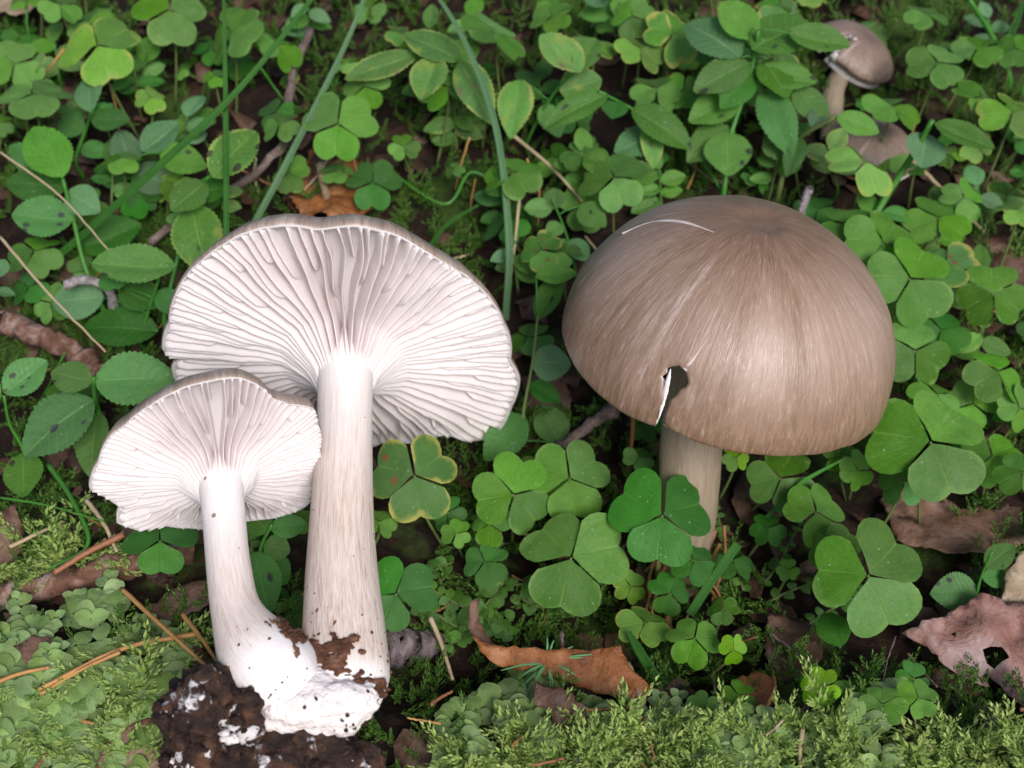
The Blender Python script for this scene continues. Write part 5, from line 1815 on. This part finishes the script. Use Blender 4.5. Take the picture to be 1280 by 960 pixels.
rs = random.Random(41)
areas = [((-40, 840, 175, 1010), 25, 'mossleaf', 'creeping moss shoot with round translucent leaves beside the humus clod', 'round-leaved moss by the clod', 0.58, 0.8),
         ((-10, 765, 240, 840), 11, 'mossleaf', 'creeping moss shoot with round translucent leaves along the reddish bark branch', 'round-leaved moss by the branch', 0.54, 0.6),
         ((530, 890, 730, 985), 9, 'mossleaf', 'creeping moss shoot with round pale leaves in front of the starry seedling', 'round-leaved moss by the seedling', 0.54, 0.45),
         ((720, 925, 900, 1000), 11, 'mossleaf', 'creeping moss shoot with round pale leaves below the rust-coloured leaf', 'round-leaved moss below the rust leaf', 0.50, 0.5),
         ((850, 930, 1150, 1010), 13, 'mossleaf', 'creeping moss shoot with oval pale leaves on the bank below the lime sorrel', 'round-leaved moss below the lime sorrel', 0.54, 0.6),
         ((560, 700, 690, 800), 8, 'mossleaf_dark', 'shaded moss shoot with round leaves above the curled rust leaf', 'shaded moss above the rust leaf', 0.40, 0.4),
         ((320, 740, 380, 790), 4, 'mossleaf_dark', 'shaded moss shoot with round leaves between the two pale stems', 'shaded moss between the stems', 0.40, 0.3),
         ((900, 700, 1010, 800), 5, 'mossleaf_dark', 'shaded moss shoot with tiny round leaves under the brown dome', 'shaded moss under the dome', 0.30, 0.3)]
for (x0, y0, x1, y1), cnt, mat, lab, grp, lf, h0 in areas:
    for i in range(cnt):
        ln_ = rs.uniform(1.6, 3.4)
        moss_shoot(rs.uniform(x0, x1), rs.uniform(y0, y1), rs.uniform(0.2, 2.9) + (math.pi if rs.random() < 0.3 else 0), ln_, mat, h0, lf * rs.uniform(0.85, 1.1), ('long ' if ln_ > 2.7 else 'short ' if ln_ < 2.1 else '') + lab, grp, rs)

# ------------------------------------------------------------------ fill the carpet with more wood sorrel
MASK = [[(190, 440), (240, 300), (350, 270), (500, 275), (640, 380), (660, 480), (620, 560), (490, 570), (490, 890), (270, 890), (240, 680), (130, 660), (100, 600), (150, 510)],
        [(695, 420), (720, 330), (800, 255), (930, 235), (1040, 270), (1110, 370), (1120, 480), (1060, 580), (900, 570), (890, 660), (815, 660), (820, 530), (740, 510)],
        [(1020, 10), (1120, 30), (1125, 100), (1030, 150)]]


def in_poly(x, y, poly):
    r_ = False
    for i in range(len(poly)):
        (xa, ya), (xb, yb) = poly[i], poly[i - 1]
        if (ya > y) != (yb > y) and x < (xb - xa) * (y - ya) / (yb - ya) + xa:
            r_ = not r_
    return r_


HOLES = [(470, 180, 600, 280, 0.75), (340, 170, 480, 290, 0.75), (1190, 280, 1290, 340, 0.9), (640, 440, 780, 580, 0.85), (540, 740, 900, 880, 1.0), (0, 560, 160, 960, 1.0), (160, 690, 330, 960, 1.0), (450, 820, 1300, 990, 1.0), (880, 640, 1280, 840, 0.8), (0, 380, 110, 470, 0.8), (520, 640, 600, 780, 0.8), (1110, 600, 1290, 700, 0.9)]
for i in range(22):
    px_, py_ = rs.uniform(0, 1280), rs.uniform(880, 955)
    if 180 < px_ < 490:
        continue
    a_ = rs.uniform(0, 6.28)
    l_ = rs.uniform(20, 45)
    rod([(px_, py_), (px_ + math.cos(a_) * l_ * 0.5, py_ + math.sin(a_) * l_ * 0.4), (px_ + math.cos(a_) * l_, py_ + math.sin(a_) * l_ * 0.7)], [1.1, 1.15, 1.2], rs.uniform(0.035, 0.06), 'short dry needle caught in the pale moss bank',
        ('needle', 'straw', 'redneedle')[i % 3], 'dry_needle', 'needle', 0.4, 'needles in the moss bank', 5, 0.7, 0, i)
rf = random.Random(5)
LAB2 = {'L': ('low small wood sorrel leaf in the undergrowth behind the gilled mushrooms', 'undergrowth sorrel behind the gilled mushrooms'),
        'R': ('low small wood sorrel leaf in the undergrowth behind and beside the dome', 'undergrowth sorrel round the dome')}
made = 0
tries = 0
while made < 140 and tries < 5000:
    tries += 1
    x, y = rf.uniform(-30, 30), rf.uniform(21, 62)
    h = rf.choice((0.8, 1.3, 1.8, 2.4, 3.0))
    c = Vector((x, y, G(x, y) + h))
    px, py, d = proj(c)
    if not (-120 < px < 1400 and -60 < py < 900):
        continue
    if any(in_poly(px, py, m_) for m_ in MASK) and d < 45:
        continue
    if any(a <= px <= c_ and b <= py <= e and rf.random() < pr_ for a, b, c_, e, pr_ in HOLES):
        continue
    if any((c - q).length < (rad + 0.5) * 0.75 for q, rad in BOOK):
        continue
    rad = rf.uniform(0.42, 1.1)
    # keep clear of the caps that lean over the floor
    mat = rf.choice(('clover', 'clover', 'clover_dark', 'clover', 'clover_pale', 'clover_dark', 'clover_yellow' if rf.random() < 0.4 else 'clover'))
    z = LAB2['L'] if px < 640 else LAB2['R']
    clover(c, rad, rf.uniform(0, 120), leaf_normal(0.7, 0.35, 0.35, rf), mat, carpet_label(px, py, mat, True, 2 * rad * FPX / d), 'wood sorrel leaves of the undergrowth', rnd=rf)
    made += 1

# ------------------------------------------------------------------ more small shoots and runners in the undergrowth behind
rg = random.Random(61)
made = 0
while made < 34:
    px, py = rg.uniform(-30, 1310), rg.uniform(-10, 420)
    if any(in_poly(px, py + 20, m_) or in_poly(px, py - 25, m_) for m_ in MASK) or (330 < px < 600 and 160 < py < 300):
        continue
    hh = rg.uniform(1.6, 3.6)
    tone = rg.choice(('bil', 'bil_pale', 'bil_dark', 'bil_yellow'))
    lv = []
    sx = rg.uniform(-14, 14)
    for k in range(rg.randrange(4, 7)):
        f = k / 6
        bx, by = px + sx * f, py + 46 * f
        a = (k % 2) * math.pi + rg.uniform(-0.7, 0.7) if k else -math.pi / 2 + rg.uniform(-0.5, 0.5)
        ln = rg.uniform(26, 44)
        lv.append((bx, by, bx + math.cos(a) * ln, by + math.sin(a) * ln * 0.8, ln * rg.uniform(0.5, 0.68), tone if rg.random() < 0.7 else 'bil', rg.uniform(-0.1, 0.2)))
    lm = min(LANDMARKS, key=lambda q: (q[0] - px) ** 2 + (q[1] - py) ** 2)[2]
    tn = {'bil': 'green', 'bil_pale': 'grey-green', 'bil_dark': 'deep green', 'bil_yellow': 'yellow-blotched'}[tone]
    shrub('small shoot with %s oval leaves near %s' % (tn, lm), [(px, py), (px + sx * 0.5, py + 25), (px + sx, py + 50)], lv, 0.6, hh, 0.045, 'small shoots in the undergrowth', rg.choice(('stalk_green', 'stalk')))
    made += 1
for i in range(26):
    px, py = rg.uniform(0, 1280), rg.uniform(0, 480)
    if any(in_poly(px + dx_, py + dy_, m_) for m_ in MASK for dx_, dy_ in ((0, 0), (-40, 40), (40, 40), (0, 70))):
        continue
    lm = min(LANDMARKS, key=lambda q: (q[0] - px) ** 2 + (q[1] - py) ** 2)[2]
    dx_ = rg.uniform(-45, 45)
    rod([(px, py), (px + dx_ * 0.6 + rg.uniform(-8, 8), py + 35), (px + dx_, py + rg.uniform(55, 90))], [rg.uniform(1.5, 3.2), rg.uniform(1.2, 2.0), 0.2], rg.uniform(0.03, 0.06),
        'thin %s stalk rising through the leaves near %s' % (('green', 'dry brown')[i % 2], lm), ('stalk_green', 'needle')[i % 2], 'leafless_stalk', 'stalk', 0.4, 'bare stalks in the undergrowth', 6, 0.7)
